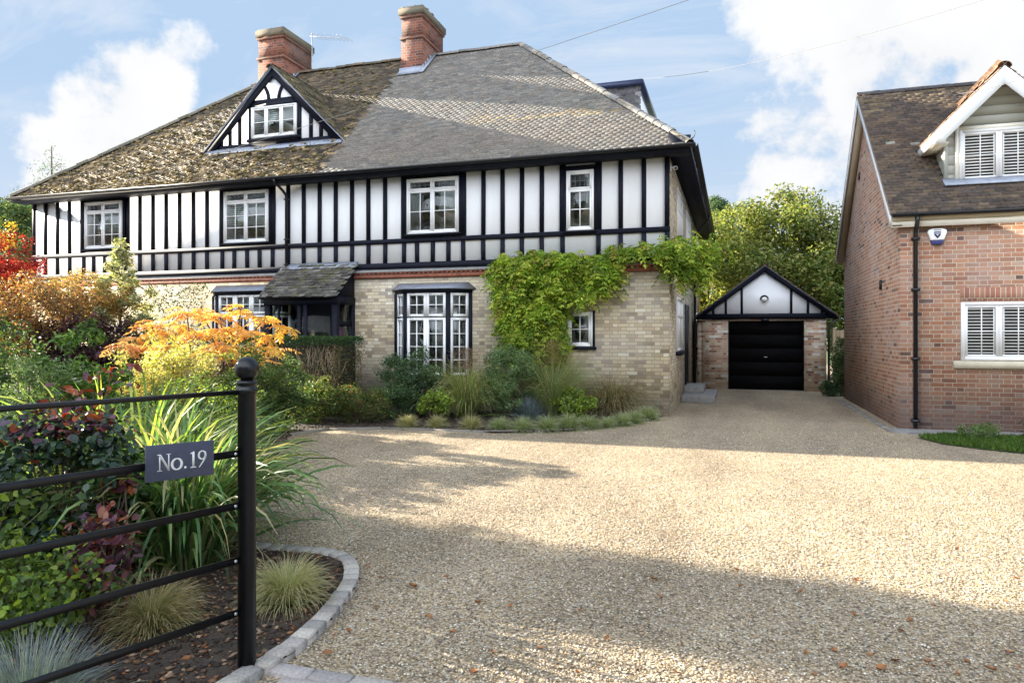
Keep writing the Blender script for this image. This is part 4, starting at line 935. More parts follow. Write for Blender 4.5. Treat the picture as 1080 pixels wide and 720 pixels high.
def pal2(u, v, r, n):
    c = pal([(.08, .06, .048), (.095, .07, .052), (.065, .052, .045), (.11, .08, .055)], n, r, .13); lt = r.random(n) < np.clip((v - 3.4) / 1.4, 0, .4); c[lt] = pal([(.15, .11, .07), (.13, .10, .065)], lt.sum(), r, .2)  # paler tiles towards the ridge: grazing sun put into the colour
    m_ = r.random(n) < .008; c[m_] = pal([(.2, .2, .17)], m_.sum(), r, .2); return c
tiles('roof_tiles', (hx - .18, e2y - .03, e2z), (1, 0, 0), (0, C2, S2), 6, L2, lambda u, v: (u > -.06) & (u < 5.9), RF2, pal2, g=.1, seed=30, jit=.002, lift=.014)
tiles('roof_tiles', (hx1, 2 * r2y - e2y + .03, e2z), (-1, 0, 0), (0, -C2, S2), 6, L2, lambda u, v: (u > 0) & (u < 5.84), RF2, pal2, g=.1, seed=31, maxu=5.81, lift=.014)
ridge_tiles((hx - .18, r2y, r2z + .03), (hx1, r2y, r2z + .03), 'ridge_tiles', 'tile', RF2, [(.055, .05, .055), (.075, .07, .075)], 12, r=.10)
for s_ in (0, 1):
    yy = e2y if s_ == 0 else 2 * r2y - e2y; m = MB(); m.prism([(hx - .17, yy, e2z - .04), (hx - .17, r2y, r2z - .04), (hx - .17, r2y, r2z - .20), (hx - .17, yy, e2z - .20)], (-.022, 0, 0)); m.build('bargeboard', 'white_paint', RF2)
    m = MB(); m.prism([(hx - .148, yy + (.02 if s_ == 0 else -.02), e2z - .19), (hx - .148, r2y, r2z - .19), (hx - .148, r2y, r2z - .21), (hx - .148, yy + (.02 if s_ == 0 else -.02), e2z - .21)], (.147, 0, 0)); m.build('verge_soffit', 'soffit_tan', RF2)
m = MB(); m.box(hx - .17, hx1, e2y + .02, e2y + .045, 3.47, 3.655); m.box(hx - .17, hx - .02, e2y + .045, hy0 + .05, 3.48, 3.65); m.build('fascia', 'cream_paint', B2)
m = MB(); m.box(hx - .15, hx1, e2y + .045, hy0, 3.52, 3.54); m.build('eaves_soffit', 'cream_paint', B2)
gutter((hx - .16, e2y - .045, 3.69), (hx1, e2y - .045, 3.69), .058, 'black_gloss', B2)
m = MB(); m.tube([(4.2, e2y - .045, 3.64), (4.2, e2y - .045, 3.56), (4.2, hy0 - .10, 3.42), (4.2, hy0 - .065, 3.36), (4.2, hy0 - .065, .04)], .036, 10)
for z_ in (3.25, 2.38, 1.20, .14): m.box(4.14, 4.26, hy0 - .11, hy0, z_, z_ + .045)
m.build('drainpipe', 'black_gloss', B2, smooth=False)
# ground window
wx0, wx1 = 4.89, 6.35
w = casement(B2, wx0, wx1 + .2, 1.205, 2.18, hy0 - .0, cols_=3, top=0, bars=(2, 2), depth=.03, inner='shutter', fw=.06)
m = MB(); m.box(wx0 - .11, wx1 + .3, hy0 - .07, hy0 + .02, 1.07, 1.195); m.build('window_sill', 'stone_sill', w)
m = MB(); m.box(wx0 - .005, wx1 + .25, hy0 - .006, hy0 + .02, 2.2, 2.425); ob = m.build('lintel', 'brick_soldier', B2)
# mortared verge of the tiled roof
for s_ in (0, 1):
    yy = e2y - .02 if s_ == 0 else 2 * r2y - e2y + .02; m = MB(); m.prism([(hx - .195, yy, e2z - .01), (hx - .195, r2y, r2z + .0), (hx - .195, r2y, r2z + .022), (hx - .195, yy, e2z + .014)], (.10, 0, 0)); m.build('verge', 'verge_mortar', RF2)
# vents
m = MB(); m.box(hx - .03, hx, .74, .88, 2.52, 2.70); m.build('vent', 'black_gloss', B2); m = MB(); m.box(hx - .022, hx, 3.25, 3.4, 5.2, 5.34); m.build('vent', 'black_gloss', B2)
# gabled dormer
cx, hwd, yf = 5.6, .80, -.30; zf = e2z + (yf - e2y) * PT2; ez = 5.26; apx = ez + hwd
m = MB(); m.prism([(cx - hwd, yf, zf - .1), (cx + hwd, yf, zf - .1), (cx + hwd, yf, ez), (cx, yf, apx), (cx - hwd, yf, ez)], (0, 1.9, 0)); D2 = m.build('dormer', 'cladding', RF2)
m = MB()
for k in range(14):   # lapped boards on face and cheeks
    z0 = zf - .05 + k * .165; z1 = z0 + .16
    if z0 > apx - .15: break
    hwz = hwd if z0 < ez else hwd - (z0 - ez); hw1 = hwd if z1 < ez else hwd - (z1 - ez)
    m.add([(cx - hwz, yf - .015, z0), (cx + hwz, yf - .015, z0), (cx + hw1, yf - .006, z1), (cx - hw1, yf - .006, z1), (cx - hwz, yf - .0, z0), (cx + hwz, yf, z0)], [(0, 1, 2, 3), (4, 5, 1, 0)])
    if z0 < ez:
        for s_ in (-1, 1):
            X0 = cx + s_ * (hwd + .013); X1 = cx + s_ * (hwd + .006); q = [(X0, yf, z0), (X1, yf, z1), (X1, 1.6, z1), (X0, 1.6, z0)]; m.add(q, [(0, 1, 2, 3) if s_ > 0 else (3, 2, 1, 0)])
            m.add([(cx + s_ * hwd, yf, z0), (X0, yf, z0), (X0, 1.6, z0), (cx + s_ * hwd, 1.6, z0)], [(0, 1, 2, 3)])
m.build('cladding_boards', 'cladding', D2)
m = MB(); m.box(cx - hwd - .03, cx - hwd + .03, yf - .035, yf + .03, zf, ez - .02); m.build('corner_trim', 'cladding', D2); m = MB(); m.box(cx + hwd - .03, cx + hwd + .03, yf - .035, yf + .03, zf, ez - .02); m.build('corner_trim', 'cladding', D2)
wd = casement(D2, cx - .60, cx + .60, 4.30, 5.20, yf - .024, cols_=2, top=0, bars=(2, 2), depth=.035, inner='shutter', fw=.05)
m = MB(); m.box(cx - .66, cx - .602, yf - .05, yf, 4.27, 5.27); m.box(cx + .602, cx + .66, yf - .05, yf, 4.27, 5.27); m.box(cx - .602, cx + .602, yf - .05, yf, 5.202, 5.27); m.box(cx - .7, cx + .7, yf - .08, yf, 4.24, 4.295); m.build('window_trim', 'cream_paint', wd)
m = MB(); m.prism([(cx - .86, yf - .03, zf + .02), (cx + .86, yf - .03, zf + .02), (cx + .86, yf - .22, zf - .12), (cx - .86, yf - .22, zf - .12)], (0, 0, .02)); m.build('flashing', 'lead_pale', D2)
ov = .27; ex_ = hwd + ov; zE = ez - ov + .12; zA = apx + .12; yv = yf - .30
for s_ in (-1, 1):
    m = MB(); ye_ = e2y + (zE - e2z) / PT2; yA = e2y + (zA - e2z) / PT2
    A = Vector((cx + s_ * ex_, yv, zE)); B = Vector((cx, yv, zA)); C = Vector((cx, yA, zA)); Dd = Vector((cx + s_ * ex_, ye_, zE))
    m.prism([A, B, C, Dd], (0, 0, -.03)); dr_ = m.build('dormer_roof', 'soffit_tan', D2)
    Vd = (B - A).normalized(); Ld = (B - A).length
    tiles('roof_tiles', tuple(A + Vector((0, -.03, .008))), (0, 1, 0), tuple(Vd), 3.4, Ld, lambda u, v, A=A, Vd=Vd: (u > 0) & (u + A.y < e2y + ((A.z + v * Vd.z) - e2z) / PT2 + .05), dr_, lambda u, v, r, n: pal([(.24, .15, .10), (.18, .12, .085), (.30, .20, .14)], n, r, .2), g=.1, seed=40 + s_)
    m = MB(); bw_ = .21
    m.prism([(A.x, yv - .025, A.z - .0), (cx, yv - .025, zA), (cx, yv - .025, zA - bw_ * 1.42), (A.x - s_ * .20, yv - .025, zE - .1), (A.x - s_ * .20, yv - .025, zE - .17), (A.x, yv - .025, zE - .17)], (0, .026, 0)); m.build('bargeboard', 'white_paint', D2)
    m = MB(); m.box(A.x - .0 * s_, A.x - s_ * .02, yv, ye_ + .1, zE - .17, zE - .02); m.build('fascia', 'white_paint', D2)
    m = MB(); m.box(A.x - s_ * .02, cx + s_ * (hwd + .02), yv, ye_ + .1, zE - .165, zE - .15); m.build('eaves_soffit', 'cream_paint', D2)
ridge_tiles((cx, yv - .03, zA + .04), (cx, yA, zA + .04), 'ridge_tiles', 'tile', D2, [(.20, .12, .09)], 15, r=.10)

# bell box (alarm)
BB = thing('alarm_box', (4.53, hy0, 3.3), 'white alarm box with dark blue base and shield emblem, high on red brick wall', 'alarm box')
def octa(cx_, cz, y, pts, d, mat, name, par): mb = MB(); mb.prism([(cx_ + a, y, cz + b) for a, b in pts], (0, d, 0)); return mb.build(name, mat, par, bevel=.006)
octa(4.53, 3.31, hy0 - .07, [(-.10, -.07), (.10, -.07), (.145, .06), (.135, .10), (.08, .125), (-.08, .125), (-.135, .10), (-.145, .06)], .07, 'white_paint', 'cover', BB)
octa(4.53, 3.31, hy0 - .068, [(-.07, -.145), (.07, -.145), (.10, -.075), (-.10, -.075)], .066, 'box_blue', 'base', BB)
mb = MB(); mb.prism([(4.53 + a, hy0 - .077, 3.33 + b) for a, b in ((-.05, .05), (.05, .05), (.045, -.01), (0, -.065), (-.045, -.01))], (0, .006, 0)); em = mb.build('shield_emblem', 'box_blue', BB)
mb = MB(); mb.box(4.49, 4.57, hy0 - .08, hy0 - .076, 3.345, 3.356); mb.prism([(4.53 + a, hy0 - .08, 3.32 + b) for a, b in ((-.016, .012), (.016, .012), (0, -.02))], (0, .004, 0)); mb.build('emblem_mark', 'letter_white', em)
mb = MB()
for k in range(9): mb.box(4.478 + k * .012, 4.486 + k * .012, hy0 - .0745, hy0 - .071, 3.40, 3.412)
mb.build('lettering', 'box_blue', BB)

# ---- overhead wires
def wire(name, a, b, sag, label, r=.0042):
    a = Vector(a); b = Vector(b); pts = [a.lerp(b, t) - Vector((0, 0, 4 * sag * t * (1 - t))) for t in np.linspace(0, 1, 25)]; m = MB(); m.tube(pts, r, 5, False); o = m.build(name, 'wire', None, smooth=True); return tag(o, label, 'cable')
plain('wire', (.14, .14, .15), .6, .1, 3)
def beyond(a, b, k): return tuple(Vector(a).lerp(Vector(b), k))
wa = (-16.1, -.12, 5.23); wire('overhead_cable', wa, beyond(wa, (-.06, -4.0, 6.45), 1.4), .16, 'long thin overhead cable from the left eaves passing the black gable dormer')
wa = (-1.3, 5.93, 8.99); wire('overhead_cable', wa, beyond(wa, (3.39, -4.26, 5.9), 1.4), .3, 'thin overhead cable crossing the sky from the flat side dormer')
wa = (4.98, -.42, 5.83); wire('overhead_cable', wa, beyond(wa, (4.86, -3.2, 5.13), 1.5), .05, 'thin overhead cable passing in front of the white gabled dormer')

# ================================================================ GATE POST, RAILS AND SIGN
pb = Vector((-.963, -11.662, 0)); rd = Vector((-.380, -.925, 0)); rd = (Vector((-1.293, -12.604, 0)) - pb).normalized()
GT = thing('estate_railing', tuple(pb), 'black metal railing with ball topped post at the driveway edge', 'railing')
m = MB(); c = tuple(pb); pr = [(.042, 0), (.042, 1.325), (.047, 1.33), (.05, 1.34), (.05, 1.352), (.044, 1.36), (.042, 1.368), (.048, 1.375), (.05, 1.382), (.046, 1.39), (.03, 1.397)]
m.lathe(pr, c, 32); m.build('post', 'metal_black', GT, smooth=True)
m = MB(); m.lathe([(max(.001, .057 * math.sin(t)), 1.448 - .057 * math.cos(t)) for t in np.linspace(.03, math.pi - .01, 20)], c, 32); m.build('ball_finial', 'metal_black', GT, smooth=True)
end = rd * 2.6
m = MB(); p = pb + Vector((0, 0, 1.338)); m.tube([p + rd * .03, p + end], .0115, 12); m.build('rail', 'metal_black', GT, smooth=True)
for z_ in (1.05, .805, .547, .300):
    m = MB(); p = pb + Vector((0, 0, z_)); m.bar(p + rd * .035, p + end, .008, .033); m.build('rail', 'metal_black', GT)
    m = MB(); q = p + rd * .062; nn = Vector((-rd.y, rd.x, 0)); nn = nn if nn.dot(Vector(CAM) - p) > 0 else -nn
    m.tube([q + nn * .004, q + nn * .0085], .0075, 12); m.build('bolt', 'bolt_metal', GT)
m = MB(); p = pb + rd * 2.6; m.tube([p, p + Vector((0, 0, 1.37))], .04, 16); m.build('post', 'metal_black', GT)
# sign
SG = thing('house_sign', tuple(pb + rd * .33 + Vector((0, 0, .97))), 'dark slate house number sign reading No.19 on black railing', 'sign')
nn = Vector((-rd.y, rd.x, 0)); nn = nn if nn.dot(Vector(CAM) - pb) > 0 else -nn
s_dir = -rd; so_ = pb + rd * .483 + nn * .006; tl = -.035
def sp(u, z, d=0): return so_ + s_dir * u + Vector((0, 0, .985 + z + u * tl)) + nn * d
m = MB(); m.prism([sp(0, 0), sp(.305, 0), sp(.305, .155), sp(0, .155)], nn * .012); m.build('plate', 'sign_slate', SG, bevel=.002)
m = MB(); D_ = .0125
def poly(pts, ox, oy, s):
    m.prism([sp(ox + x * s, oy + y * s, D_) for x, y in pts], nn * .0012)
def strokes(path, ws, ox, oy, s, closed=False):
    n = len(path); L_, R_ = [], []
    for i in range(n):
        a = path[(i - 1) % n] if closed or i > 0 else path[i]; b = path[(i + 1) % n] if closed or i < n - 1 else path[i]
        d = math.atan2(b[1] - a[1], b[0] - a[0]); w = ws[i] / 2; L_.append((path[i][0] - math.sin(d) * w, path[i][1] + math.cos(d) * w)); R_.append((path[i][0] + math.sin(d) * w, path[i][1] - math.cos(d) * w))
    for i in range(n if closed else n - 1):
        j = (i + 1) % n; poly([L_[i], L_[j], R_[j], R_[i]][::-1], ox, oy, s)
s = .072; oy = .042
# N  (unit cap height 1)
poly([(.12, .0), (.19, .0), (.19, .95), (.12, .95)], .046, oy, s); poly([(.66, .05), (.73, .05), (.73, 1.0), (.66, 1.0)], .046, oy, s); poly([(.0, 1.0), (.22, 1.0), (.75, .08), (.73, -.02), (.66, -.02), (.1, .94), (.0, .96)], .046, oy, s + .00001)
poly([(.02, 0), (.29, 0), (.29, .04), (.02, .04)], .046, oy, s); poly([(.56, .96), (.83, .96), (.83, 1.0), (.56, 1.0)], .046, oy, s)
# o
pth = [(.33 * math.cos(t) * .9, .33 * math.sin(t)) for t in np.linspace(0, 2 * math.pi, 25)[:-1]]; strokes(pth, [.07 + .09 * abs(math.cos(t)) for t in np.linspace(0, 2 * math.pi, 25)[:-1]], .046 + .98 * s * 1.22, oy + .33 * s, s, True)
# .
poly([(.08 * math.cos(t), .08 * math.sin(t)) for t in np.linspace(0, 2 * math.pi, 13)[:-1]], .046 + 1.72 * s, oy + .07 * s, s)
# 1
ox1 = .046 + 2.05 * s
poly([(.0, 0), (.36, 0), (.36, .045), (.0, .045)], ox1, oy, s); poly([(.11, .045), (.25, .045), (.25, 1.0), (.2, 1.0), (.11, .93)], ox1, oy, s); poly([(.0, .84), (.11, .86), (.2, 1.0), (.16, .98), (.0, .9)], ox1, oy, s)
# 9
ox9 = .046 + 2.50 * s + .30 * s; tt = np.linspace(0, 2 * math.pi, 25)[:-1]
strokes([(.22 * math.cos(t), .22 * math.sin(t) * 1.15) for t in tt], [.06 + .07 * abs(math.cos(t)) for t in tt], ox9, oy + .72 * s, s, True)
t9 = np.linspace(0, 1, 9); strokes([(.235 - .02 * t - .42 * t ** 2.2, .70 - .35 * t - .38 * t ** 2) for t in t9], [.14 - .09 * t for t in t9], ox9, oy, s)
m.build('lettering', 'letter_white', SG)

# ================================================================ PLANTS
GREEN = [(.065, .115, .028), (.09, .145, .035), (.045, .085, .022), (.12, .17, .045)]
DKG = [(.06, .12, .05), (.085, .15, .065), (.04, .08, .04), (.12, .18, .075)]
SAGE = [(.12, .20, .085), (.16, .25, .11), (.08, .14, .06), (.20, .28, .13)]
LIME = [(.22, .30, .04), (.16, .25, .035), (.28, .34, .06), (.11, .18, .03)]
YEL = [(.72, .46, .10), (.80, .56, .16), (.74, .40, .12), (.66, .28, .09), (.82, .62, .24)]


def tree(name, base, h, C, cr, nleaf, ls, colors, label, cat, seed, trunk_r=.18, group=None, up=.3, asp=.6, mat='leaf', shell=.35, trunk_top=None, flat=.9, nb=14, colf=None):
    r = np.random.default_rng(seed); t = thing(name, tuple(base), label, cat, group); C = np.asarray(C, float)
    p, d, k = clump_points(C, cr, nleaf, r, shell, flat); col = pal(colors, len(p), r, .2) * (1 + r.normal(0, .18, len(C)))[k][:, None]
    if colf is not None: col = colf(p, col, r)
    leafmesh('crown', p, ls * r.uniform(.6, 1.3, len(p)), mat, t, np.clip(col, .003, 1), r, up, d, asp)
    mb = MB(); rr = random.Random(seed); top = trunk_top or h * .8; b = Vector(base); T = b + Vector((rr.uniform(-.2, .2), rr.uniform(-.2, .2), top)); ms = [b, b.lerp(T, .3) + Vector((.05, .03, 0)), b.lerp(T, .6) + Vector((-.06, .04, 0)), T]
    mb.tube(ms, [trunk_r, trunk_r * .75, trunk_r * .5, trunk_r * .15], 10)
    for i in rr.sample(range(len(C)), min(nb, len(C))):
        q = Vector(C[i]); zf_ = min(.9, max(.25, (q.z - b.z - (q - b).xy.length * .7) / top)); s0 = b.lerp(T, zf_); mid = s0.lerp(q, .5) + Vector((0, 0, .1 * (q - s0).length)); r0 = trunk_r * (1 - zf_) * .55 + .012; mb.tube([s0, mid, q], [r0, r0 * .6, r0 * .2], 6)
    mb.build('trunk', 'bark', t, smooth=True); return t


# tall trees standing just left of the view; their shade falls across the drive
def shade_tree(u_, Y_, zc, rh, rv, seed, label, n=60, nl=12000):
    b = at(u_, Y_); r = np.random.default_rng(seed); C, cr = ell_clumps((b[0], b[1], zc), rh, rh, rv, n, r, .55, .25)
    tree('garden_tree', b, zc + rv, C, cr, nl, .16, GREEN, label, 'tree', seed, .25, nb=20, shell=.2)
shade_tree(-243, 13.8, 7.0, .62, 2.6, 51, 'tall slim leafy tree in the garden left of the timber framed house', 34, 6500)
shade_tree(-430, 10.9, 6.2, 1.1, 3.0, 52, 'spreading leafy tree at the far left beyond the planting bed', 40, 11000)

# big tree behind the garage
def leafy(uc, Y_, z0, z1, w, seed, colors, label, nleaf, ls, ncl=120, crad=.8, group=None, name='leafy_tree', colf=None, surf=.45):
    b = at(uc, Y_); r = np.random.default_rng(seed); C, cr = ell_clumps((b[0], b[1], (z0 + z1) / 2), w / 2, w / 2, (z1 - z0) / 2, ncl, r, crad, surf)
    return tree(name, b, z1, C, cr, nleaf, ls, colors, label, 'tree', seed, .2, group, colf=colf, shell=.25)
YG = [(.16, .20, .045), (.11, .16, .035), (.22, .25, .06), (.075, .12, .03), (.30, .29, .09)]
leafy(815, 28, 1.0, 7.1, 7.2, 61, YG, 'large yellow green leafy tree rising behind the small garage', 60000, .14, 170, .62)
leafy(745, 31, 1.0, 6.6, 4.5, 62, YG, 'yellow green tree between the timber framed house and the garage roof', 22000, .14, 80, .6)
leafy(895, 27, .6, 5.6, 5.5, 63, GREEN + YG[:2], 'darker green tree behind the right side of the garage', 30000, .13, 90, .6)
b = at(756, 44); r = np.random.default_rng(64); C, cr = ell_clumps((b[0], b[1], 9.0), .75, .75, 1.2, 40, r, .35, .3)
tree('pine_tree', b, 10.5, C, cr, 9000, .12, DKG, 'dark rounded top of a pine far behind the house corner', 'tree', 64, .15)
# left background
leafy(-5, 27, .5, 6.9, 6.0, 65, DKG + [(.10, .12, .03)], 'dark green tree mass beyond the left end of the house', 45000, .13, 130, .6)
leafy(30, 33, 1, 8.4, 4.0, 66, [(.07, .10, .06), (.10, .13, .08), (.05, .08, .05)], 'grey green tree behind the left eaves', 22000, .12, 70, .5)
def conifer(b, h, w, seed, label):
    r = np.random.default_rng(seed); C = []; cr = []
    for z in np.arange(h * .3, h, .28):
        rad = w / 2 * (1 - z / h) ** .8; nb_ = max(1, int(rad * 9))
        for k in range(nb_): a = r.uniform(0, 6.28); q = r.uniform(.3, 1); C.append((b[0] + math.cos(a) * rad * q, b[1] + math.sin(a) * rad * q, z - rad * q * .25)); cr.append(.16 + .18 * rad)
    tree('conifer_tree', b, h, C, cr, 26000, .13, [(.07, .115, .085), (.09, .14, .11), (.05, .09, .065)], label, 'tree', seed, .15, up=.1, asp=.25, trunk_top=h * .98)
conifer(at(55, 35), 11.3, 9.5, 67, 'blue green conifer with pointed top rising above the left eaves')

# trees across the road behind the viewpoint (seen only as reflections)
t0 = None
for i, (x, y) in enumerate(((-32, -35), (-26.5, -33), (-21, -36), (-16, -33), (-11, -35), (-6, -32), (-1, -35), (4, -32), (9, -35), (14, -32), (19, -36), (24, -33))):
    if t0 is None:
        r = np.random.default_rng(70); C, cr = ell_clumps((x, y, 5.5), 3.2, 3.2, 4.2, 80, r, 1.1, .3); t0 = tree('roadside_tree', (x, y, 0), 10, C, cr, 15000, .34, GREEN + [(.25, .2, .05)], 'broad leafy roadside tree across the road', 'tree', 70, .3, group='roadside trees across the road')
    else: copy_tree(t0, (x, y, 0), i * 1.3, 1 + .1 * math.sin(i * 3), None)

r = np.random.default_rng(77); n = 16000; HT = thing('reflection_hedge', (-5, -25, 0), 'unseen tall hedge added across the road to darken window reflections', 'hedge')  # added out of view to close bright gaps in the window reflections
leafmesh('foliage', np.stack([r.uniform(-42, 32, n), -24.2 - .5 * r.random(n), r.uniform(0, 1, n) ** .8 * (4.6 + .5 * np.sin(np.arange(n) * .37))], 1), .32 * r.uniform(.6, 1.3, n), 'leaf', HT, pal(GREEN + [(.2, .17, .05)], n, r), r, .2, np.tile([0, 1, 0], (n, 1)), .6)
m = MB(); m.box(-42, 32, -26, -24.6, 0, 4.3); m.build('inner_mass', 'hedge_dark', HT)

# ---- wisteria on the front wall
def wisteria():
    r = np.random.default_rng(81); t = thing('wisteria', (-2.6, -.2, 0), 'bright green wisteria climbing the brick wall and trailing along the beam to the corner', 'climber')
    P1 = [(-3.66, 2.98), (-3.42, 3.3), (-2.8, 3.42), (-2.0, 3.32), (-1.1, 3.26), (-.82, 2.95), (-1.15, 2.62), (-1.6, 2.38), (-2.05, 2.25), (-2.14, 1.8), (-2.1, 1.2), (-2.8, 1.08), (-3.35, 1.25), (-3.42, 2.1)]
    n = 3700; q = np.stack([r.uniform(-3.8, -.8, n * 3), r.uniform(1.1, 3.5, n * 3)], 1); q = q[inside(q[:, 0], q[:, 1], P1)][:n]
    lump = np.sin(q[:, 0] * 6 + q[:, 1] * 2) * np.sin(q[:, 1] * 7 - q[:, 0] * 1.5 + 1); y = -.08 - .30 * r.random(len(q)) ** .7 - .16 * lump * (lump > 0) ; kp = r.random(len(q)) < .68 + .5 * lump; q, y, lump = q[kp], y[kp], lump[kp]
    a = np.stack([q[:, 0], y, q[:, 1]], 1)
    n2 = 120; b = np.stack([r.uniform(-1.2, 0, n2), -.12 - r.random(n2) * .25, 3.36 + r.normal(0, .05, n2)], 1)
    n3 = 620; c0 = np.array([(.12, -.12, 3.32), (.4, .1, 3.25), (.25, -.05, 3.38), (.35, .5, 3.3), (.5, .2, 3.0), (.28, 0, 3.0), (.6, .35, 3.3)]); k = r.integers(0, len(c0), n3); c = c0[k] + r.normal(0, 1, (n3, 3)) * np.array([.17, .2, .14])
    base = np.concatenate([a, b, c]); d = r.normal(0, 1, base.shape) * np.array([1, .55, .35]); d[:, 1] -= .75; d[:, 2] += .1; d = unit(d)
    p, dd, m_ = pinnate(base, d, .26, 5, .07, r, droop=.75); n_ = len(base); clr = pal([(.20, .31, .03), (.28, .38, .04), (.12, .20, .022), (.36, .42, .055)], n_, r, .2)
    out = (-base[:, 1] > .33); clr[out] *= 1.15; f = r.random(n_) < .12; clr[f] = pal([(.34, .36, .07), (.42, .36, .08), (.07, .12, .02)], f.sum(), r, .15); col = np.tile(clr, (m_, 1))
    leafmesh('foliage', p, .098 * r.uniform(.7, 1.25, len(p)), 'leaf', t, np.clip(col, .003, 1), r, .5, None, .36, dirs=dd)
    mb = MB(); rr = random.Random(4)
    def vine(pts, r0): mb.tube([Vector(p_) + Vector((rr.uniform(-.03, .03), rr.uniform(-.02, .02), 0)) for p_ in pts], [r0 * (1 - .6 * i / len(pts)) for i in range(len(pts))], 7)
    vine([(-2.7, -.15, 0), (-2.72, -.16, .5), (-2.65, -.13, 1.1), (-2.75, -.15, 1.8), (-2.6, -.15, 2.5), (-2.1, -.15, 2.95), (-1.2, -.15, 3.08), (-.3, -.16, 3.1), (.1, -.15, 3.15), (.3, .3, 3.2)], .035)
    vine([(-2.62, -.13, 0), (-2.65, -.14, .8), (-2.8, -.14, 1.6), (-3.0, -.14, 2.3), (-3.3, -.15, 2.9)], .025); vine([(-2.6, -.15, 2.4), (-1.9, -.16, 2.5), (-1.3, -.17, 2.75)], .018)
    mb.build('stem', 'bark', t, smooth=True)
wisteria()
# climber on the left part of the brick wall
r = np.random.default_rng(82); t = thing('wall_climber', (-12.2, -.15, 0), 'thin grey green climber spreading over the brick wall left of the bay', 'climber')
n = 5200; x = r.uniform(-13.6, -11.15, n); z = r.uniform(.5, 2.95, n); ok = np.sin(x * 5 + z * 3) * .35 + np.sin(z * 6 - x * 2) * .3 + r.normal(0, .5, n) > -.35; x, z = x[ok], z[ok]; n = len(x)
leafmesh('foliage', np.stack([x, -.075 - r.random(n) * .16, z], 1), .07 * r.uniform(.5, 1.3, n), 'leaf', t, pal(SAGE + GREEN, n, r), r, .3, np.tile([0, -1, 0], (n, 1)), .45)
stems('stem', (-12.2, -.1, 0), [(xx, -.1, zz) for xx, zz in zip(x[:40], z[:40])], t, n=14, r0=.014)

# ---- hedge
def hedge():
    r = np.random.default_rng(83); x0, x1, y0, y1, h = -9.4, -6.1, -2.4, -1.4, 1.60; t = thing('clipped_hedge', ((x0 + x1) / 2, -1.9, 0), 'clipped hedge with dark green top and bare brown twiggy front before the porch', 'hedge')
    n = 26000; k = r.random(n); x = r.uniform(x0, x1, n); y = np.where(k < .6, y0 + np.abs(r.normal(0, .07, n)), r.uniform(y0, y1, n)); z = np.where(k < .6, r.uniform(.02, h, n), h - np.abs(r.normal(0, .05, n))); e = k > .9; x[e] = x1 - np.abs(r.normal(0, .06, e.sum())); z[e] = r.uniform(0, h, e.sum())
    y = y + .05 * np.sin(x * 3.1) + .04 * np.sin(z * 5 + x); P = np.stack([x, y, z], 1); top = z > h - .16
    keep = top | (r.random(n) < np.clip(.42 + .35 * np.sin(x * 2.7 + 1) * np.sin(z * 3.3) + .3 * (x > x1 - .15), .12, .95)); P = P[keep]; top = top[keep]; n = len(P)
    col = pal([(.07, .10, .035), (.14, .11, .05), (.24, .16, .08), (.05, .075, .03)], n, r, .25); col[top] = pal([(.05, .10, .035), (.07, .13, .04), (.035, .07, .025)], top.sum(), r, .2)
    leafmesh('foliage', P, .045 * r.uniform(.6, 1.3, n), 'leaf', t, col, r, .3, None, .5)
    mb = MB(); rr = random.Random(8)
    for i in range(700):
        x = rr.uniform(x0 + .05, x1 - .05); z = rr.uniform(.05, 1.1); y = y0 + rr.uniform(.02, .18); a = Vector((x, y, z)); b_ = a + Vector((rr.uniform(-.2, .2), rr.uniform(-.06, .05), rr.uniform(.2, .45))); b_.z = min(b_.z, h - .08); c_ = a.lerp(b_, .5) + Vector((rr.uniform(-.04, .04), -.02, 0)); mb.tube([a, c_, b_], [.007, .005, .003], 4, False)
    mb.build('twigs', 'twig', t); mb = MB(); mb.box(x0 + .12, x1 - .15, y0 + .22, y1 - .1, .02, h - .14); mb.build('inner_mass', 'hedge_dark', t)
plain('twig', (.34, .25, .16), .9, .3, 20)
hedge()


def px(u, v, dz=0):
    """ground point from bearing column and depression row"""
    return at(u, 1192. / (v - 355))


# ---- far bed, right to left
shrub('round_shrub', px(538, 441), .62, .60, .70, 'dense rounded sage green shrub below the wisteria, between two tall grasses', 'shrub', SAGE, 101, 80, .12, 15000, .045, .38, zc=.74)
shrub('round_shrub', px(438, 441), .72, .65, .68, 'large dark green bushy shrub directly in front of the main bay window', 'shrub', DKG + [(.05, .09, .045)], 102, 80, .15, 13000, .055, .42, zc=.72)
def grass(name, c, label, L, n, spread, w, colors, seed, brad=.12, droop=1., tip=None, cat='ornamental grass', plume=None, group=None, stiff=.5, seg=5, mat='leaf'):
    t = thing(name, (c[0], c[1], 0), label, cat, group); r = np.random.default_rng(seed)
    blades('blades', n, r, L, spread, w, colors, t, brad=brad, droop=droop, tipcol=tip, stiff=stiff, seg=seg, mat=mat)
    if plume:
        m_, Lp, cols = plume; blades('flower_stems', m_, r, Lp, spread * .55, w * .7, cols, t, brad=brad, droop=.35, seg=4)
        az = r.uniform(0, 6.28, m_ * 40); th = np.abs(r.normal(0, 1, m_ * 40)) * spread * .5; s_ = Lp * r.uniform(.72, 1.03, m_ * 40); P = np.stack([np.cos(az) * np.sin(th) * s_, np.sin(az) * np.sin(th) * s_, np.cos(th) * s_], 1)
        leafmesh('plume', P, .035, 'leaf', t, pal(cols, len(P), r), r, .8, None, .2, local=True)
    return t
TAN = [(.34, .28, .15), (.26, .25, .12), (.42, .34, .20), (.18, .20, .09)]
